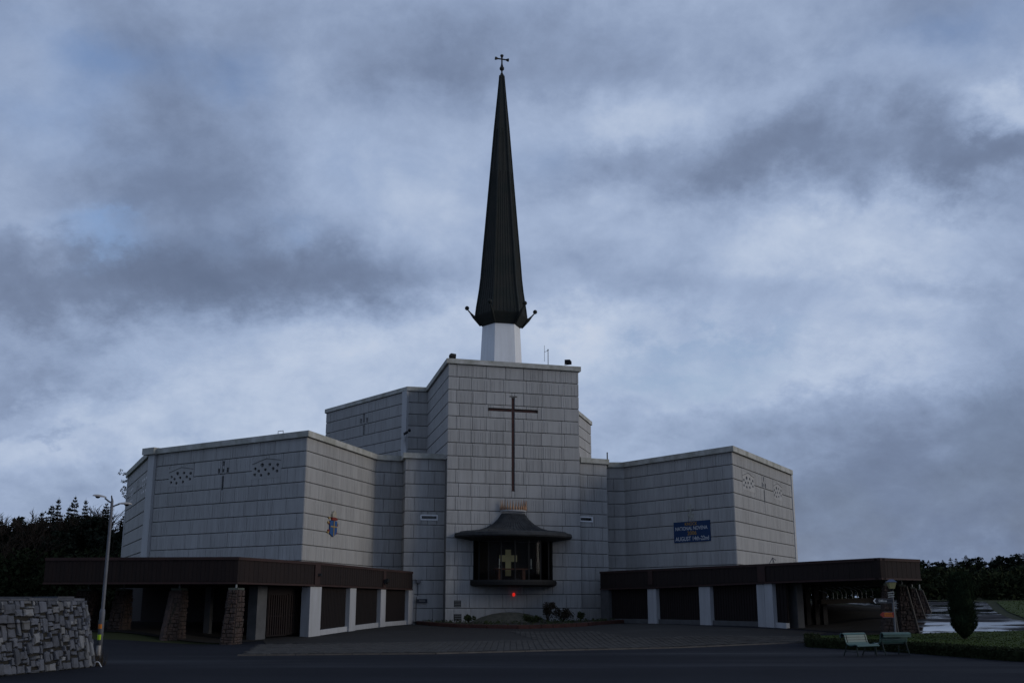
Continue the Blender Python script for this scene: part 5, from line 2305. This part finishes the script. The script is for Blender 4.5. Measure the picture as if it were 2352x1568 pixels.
# ------------------------------------------------------------------ low wall with bent rails under the right ambulatory
wy = 60.5
wa, wb = at_y(1898, 1378, wy), at_y(2012, 1374, wy + 2)
rw = Facet((wa.x, wa.y), (wb.x, wb.y))
m = MB()
qbox(m, rw, -.4, rw.L + .4, wa.z - .2, wb.z - .2, wa.z + .05, wb.z + .05, -.3, 0)
tag(m.build('rail_beam', M_SOIL), 'dark low beam carrying bent rails under the right ambulatory', 'beam')
for i, (px, hgt_) in enumerate(((1901, .5), (1914, .62), (1924, .55), (1934, .62), (1944, .66), (1958, .68), (1970, .6), (1980, .62), (1990, .66), (2005, .70))):
    u = rw.pix(px, 1372, -.1)[0]
    z0_ = lerp(wa.z, wb.z, u / rw.L) + .05
    p = rw.pt(u, z0_, -.1)
    m = MB().tube([p, p + Vector((0, 0, hgt_ * .55)), p + Vector((-.10, .05, hgt_ * .78)), p + Vector((-.42, .2, hgt_))], .022, 6)
    tag(m.build('bent_rail', M_RAIL), '%s pale bent tube rail from the left on the dark low beam' % ORD[i], 'rail', 'bent rails under the right ambulatory')

# ------------------------------------------------------------------ banner, coat of arms
bn = empty('banner', f_h.pt(*f_h.pix(1590, 1245)))
tag(bn, 'blue novena banner with amber and white lettering on the right wing', 'banner')
bl, br_, tr, tl = f_h.pix(1550, 1246, .12), f_h.pix(1632, 1241.5, .12), f_h.pix(1631, 1192.5, .12), f_h.pix(1546, 1200, .12)
u0, u1 = (bl[0] + tl[0]) / 2, (br_[0] + tr[0]) / 2
z0, z1 = (bl[1] + br_[1]) / 2, (tl[1] + tr[1]) / 2
MB().fbox(f_h, u0, u1, z0, z1, .09, .13).build('board', M_BLUE, bn)
W, Hh = u1 - u0, z1 - z0
for txt, mm, a, b, c, d in (('KNOCK', M_AMBER, .32, .66, .80, .96), ('NATIONAL NOVENA', M_WHITE, .05, .93, .58, .755), ('2006', M_AMBER, .38, .63, .34, .53),
                            ('AUGUST 14th-22nd', M_WHITE, .04, .96, .07, .27)):
    text_mesh(txt, 'lettering', bn, mm, lambda u, z, d_: f_h.pt(u, z, .134), u0 + W * a, u0 + W * b, z0 + Hh * c, z0 + Hh * d)
em = empty('emblem', f_h.pt((u0 + u1) / 2, z1 + .02))
tag(em, 'pale cross and lamb emblem fixed above the blue banner', 'emblem')
uc2, zc2 = (u0 + u1) / 2 - .05, z1 + .03
m = MB()
m.fbox(f_h, uc2 - .05, uc2 + .05, zc2 + .25, zc2 + 1.15, .09, .14)
m.fbox(f_h, uc2 - .30, uc2 - .052, zc2 + .80, zc2 + .88, .09, .14)
m.fbox(f_h, uc2 + .052, uc2 + .30, zc2 + .80, zc2 + .88, .09, .14)
m.build('cross', M_COPING, em)
lam = [(-.28, .42), (-.22, .50), (-.12, .46), (.02, .42), (.16, .50), (.26, .46), (.28, .30), (.26, .05), (.20, .04), (.18, .22), (.06, .20), (.05, .03), (-.01, .03), (-.03, .20), (-.16, .24), (-.20, .34)]
MB().extrude_poly([(uc2 + a, zc2 + b) for a, b in lam], lambda u, z, d: f_h.pt(u, z, d), .10, .13).build('lamb', M_COPING, em)

ac = f_c.pix(760, 1203)
at = f_c.pix(760.5, 1172)[1]
ab = f_c.pix(758, 1232)[1]
ca = empty('coat_of_arms', f_c.pt(ac[0], ab))
tag(ca, 'painted coat of arms with blue shield and pale tiara on the left wing', 'coat of arms')
Wc = (f_c.pix(773, 1203)[0] - f_c.pix(748, 1203)[0])
Hc = at - ab


def arms(name, m_, pts, d0, d1):
    # pts in 0..1 of the emblem's box
    return MB().extrude_poly([(ac[0] - Wc / 2 + Wc * a, ab + Hc * b) for a, b in pts], lambda u, z, d: f_c.pt(u, z, d), d0, d1).build(name, m_, ca)


arms('shield', M_SHIELD, [(.20, .61), (.86, .61), (.86, .22), (.80, .12), (.52, .0), (.20, .12), (.20, .25)], .09, .17)
arms('shield_cross', M_ARMSGOLD, [(.25, .36), (.82, .36), (.82, .41), (.25, .41)], .171, .19)
arms('shield_cross', M_ARMSGOLD, [(.50, .03), (.57, .03), (.57, .60), (.50, .60)], .191, .20)
arms('tiara_base', M_ARMSRED, [(.36, .62), (.70, .62), (.72, .74), (.36, .74)], .09, .2)
arms('tiara', M_TIARA, [(.36, .741), (.70, .741), (.71, .86), (.62, .98), (.53, 1.0), (.42, .95), (.35, .86)], .09, .22)
for (a, b, mm) in ((.18, .70, M_ARMSGOLD), (.84, .69, M_ARMSRED), (.10, .53, M_ARMSGOLD), (.20, .50, M_ARMSRED), (.92, .50, M_ARMSGOLD), (.88, .46, M_ARMSRED), (.14, .22, M_ARMSRED), (.86, .24, M_ARMSGOLD), (.10, .16, M_ARMSGOLD), (.84, .16, M_ARMSRED)):
    pts = [(a + .075 * math.cos(q * math.pi / 4) * (1 + .2 * (q % 2)), b + .042 * math.sin(q * math.pi / 4) * (1 + .2 * (q % 2))) for q in range(8)]
    arms('mantling', mm, pts, .09, .15)

# ------------------------------------------------------------------ rooftop fittings
def floodlight(px, py, Y, label, s=1.0, face=-1, zoff=0.0, dirx=0.0):
    p = at_y(px, py, Y)
    r = empty('floodlight')
    m = MB().hexa([(-.22 * s, -.14 * s, .12 * s), (.22 * s, -.14 * s, .10 * s), (.22 * s, .10 * s, .02 * s), (-.22 * s, .10 * s, .04 * s),
                   (-.20 * s, -.20 * s, .34 * s), (.20 * s, -.20 * s, .32 * s), (.22 * s, .04 * s, .26 * s), (-.22 * s, .04 * s, .28 * s)])
    m.build('housing', M_IRON, r)
    m = MB()
    m.box(-.26 * s, -.225 * s, -.04 * s, .02 * s, 0, .22 * s)
    m.box(.225 * s, .26 * s, -.04 * s, .02 * s, 0, .22 * s)
    m.box(-.26 * s, .26 * s, -.04 * s, .02 * s, -.02, .0)
    m.build('bracket', M_IRON, r)
    r.location = p
    tag(r, label, 'floodlight')
    return r


floodlight(1039, 823.5, 73.35, 'black floodlight on the left corner of the tower parapet').rotation_euler = (0, 0, .5)
floodlight(1305, 837, 75.6, 'black floodlight on the right corner of the tower parapet').rotation_euler = (0, 0, -.4)

ap = at_y(1259, 836, 75.4)
an = empty('aerial', ap)
tag(an, 'thin radio aerial mast on the tower roof', 'aerial')
x, y, z = ap
MB().tube([(x, y, z - .3), (x, y, z + 1.05)], .028, 6).build('mast', M_IRON, an)
MB().tube([(x, y, z + 1.0), (x - .26, y, z + .9)], .016, 5).build('arm', M_IRON, an)
MB().tube([(x - .26, y, z + .2), (x - .26, y, z + 1.38)], .013, 5).build('dipole', M_IRON, an)
MB().ball((x, y, z + 1.06), .05, 8, 6).build('cap', M_IRON, an)

# camera mast on the left wing roof
cp = at_y(934, 1046, 77.2)
cm = empty('camera_mast', (cp.x, cp.y, 11.4))
tag(cm, 'pale flared mast with black camera on the left wing roof', 'camera mast')
x, y = cp.x, cp.y
zt_ = at_y(928, 1001, 77.2).z
xt = at_y(928, 1001, 77.2).x
MB().tube([(x, y, 11.4), (lerp(x, xt, .5), y, lerp(11.8, zt_, .55)), (xt, y, zt_ - .45), (xt, y, zt_)], [.12, .10, .11, .22], 10).build('mast', M_PILASTER, cm)
m = MB()
m.tube([(xt - .02, y - .05, zt_ + .12), (xt + .28, y - .05, zt_ + .32)], [.09, .10], 8)
m.build('camera_body', M_IRON, cm)
MB().ball((xt + .38, y, zt_ + .42), .12, 10, 8).build('camera_head', M_IRON, cm)
MB().tube([(xt, y, zt_), (xt, y, zt_ + .14)], .03, 6).build('camera_stem', M_IRON, cm)

hb = f_b.pix(643, 997, .1)
hq = f_b.pt(hb[0], HW, .05)
m = MB()
dv = f_b.U * .22
m.tube([hq - dv, hq - dv + Vector((0, 0, .2)), hq + dv + Vector((0, 0, .2)), hq + dv], .022, 6)
tag(m.build('roof_bracket', M_STEEL), 'small square metal bracket on the coping of the left wing', 'bracket')
rp2 = at_y(1395, 1058, 78.5)
tag(MB().tube([(rp2.x, rp2.y, 11.5), (rp2.x, rp2.y, 12.55)], .045, 7).build('roof_rod', M_IRON), 'short black rod standing on the right wing roof beside the tower', 'rod')
rp3 = at_y(1331, 1046, 77.4)
tag(MB().tube([(rp3.x, rp3.y, 11.6), (rp3.x, rp3.y, 12.35), (rp3.x - .3, rp3.y, 12.35)], .022, 6).build('roof_rail', M_STEEL),
    'thin bent rail on the roof just right of the tower', 'rail')
wl = at_y(1821, 1254, 84)
ws = empty('wall_light', (wl.x, wl.y, wl.z))
MB().tube([(wl.x - .5, wl.y, wl.z), (wl.x - .1, wl.y, wl.z)], .03, 6).build('arm', M_IRON, ws)
MB().ball((wl.x, wl.y, wl.z), .14, 10, 8).build('lamp_globe', M_IRON, ws, True)
tag(ws, 'small dark round light on the far right edge of the right wing', 'light')
tp = at_y(1775, 1287, 66)
m = MB()
for dx, dy in ((-.42, .0), (0.02, .0), (.22, .25)):
    m.tube([(tp.x, tp.y, 4.45), (tp.x + dx, tp.y + dy, 3.77)], .022, 5)
m.tube([(tp.x, tp.y, 4.45), (tp.x + .2, tp.y, 4.3)], .022, 5)
tag(m.build('roof_strut', M_STEEL), 'thin angled metal strut on the right ambulatory roof', 'strut')
fl = FL2.pix(889, 1335, .2)
p = FL2.pt(fl[0], fl[1] - .15, .12)
q = floodlight(0, 0, 1, 'black floodlight fixed to the brown fascia left of the tower')
q.location = p
q.rotation_euler = (0, 0, FL2.ang)
p = FL1.pt(*FL1.pix(735, 1319, .1), .08)
m = MB().box(-.1, .1, -.1, .1, -.06, .06)
m.tube([(0, .1, 0), (0, .2, -.02)], .02, 6)
so = m.build('small_camera', M_IRON)
so.location = p
tag(so, 'tiny black camera on the brown fascia post above the first white pillar', 'camera')

# sign and speaker on the left shoulder wall
pp = f_e.pt(*f_e.pix(955, 1425, .25), .25)
ss = empty('small_sign', (pp.x, pp.y, gz(pp.x, pp.y)))
tag(ss, 'small dark sign on a thin post at the left foot of the tower', 'sign')
zs = f_e.pix(958, 1379, .25)[1]
MB().tube([(pp.x, pp.y, gz(pp.x, pp.y)), (pp.x, pp.y, zs + .25)], .03, 6).build('post', M_IRON, ss)
ua = f_e.pix(957, 1379, .25)[0]
MB().fbox(f_e, ua, ua + .72, zs - .12, zs + .12, .25, .28).build('plate', M_SIGNBLACK, ss)
MB().fbox(f_e, ua + .16, ua + .58, zs - .045, zs + .045, .281, .286).build('lettering', M_JOINT, ss)
us, zs2 = f_e.pix(960, 1335, .1)
spk = empty('loudspeaker', f_e.pt(us, zs2, .1))
MB().fbox(f_e, us - .15, us + .15, zs2 - .08, zs2 + .12, .12, .34).build('horn', M_STEEL, spk)
MB().fbox(f_e, us - .03, us + .03, zs2 - .9, zs2 - .08, .095, .14).build('conduit', M_STEEL, spk)
tag(spk, 'small grey loudspeaker with conduit on the wall left of the tower', 'loudspeaker')

# dry weeds at the end of the stone wall
m = MB()
rw_ = random.Random(6)
wp = gpx(217, 1529)
for _ in range(220):
    a = rw_.uniform(0, 6.28)
    p = Vector((wp.x + rw_.gauss(0, .13), wp.y + rw_.gauss(0, .2), 0))
    t = p + Vector((math.cos(a) * .15, math.sin(a) * .15, rw_.uniform(.15, .55)))
    sd = Vector((-math.sin(a), math.cos(a), 0)) * .008
    m.add([p - sd, p + sd, t], [(0, 1, 2)])
tag(m.build('weed_tuft', M_SHRUBB), 'tuft of dry brown weeds at the right end of the stone wall', 'weeds')
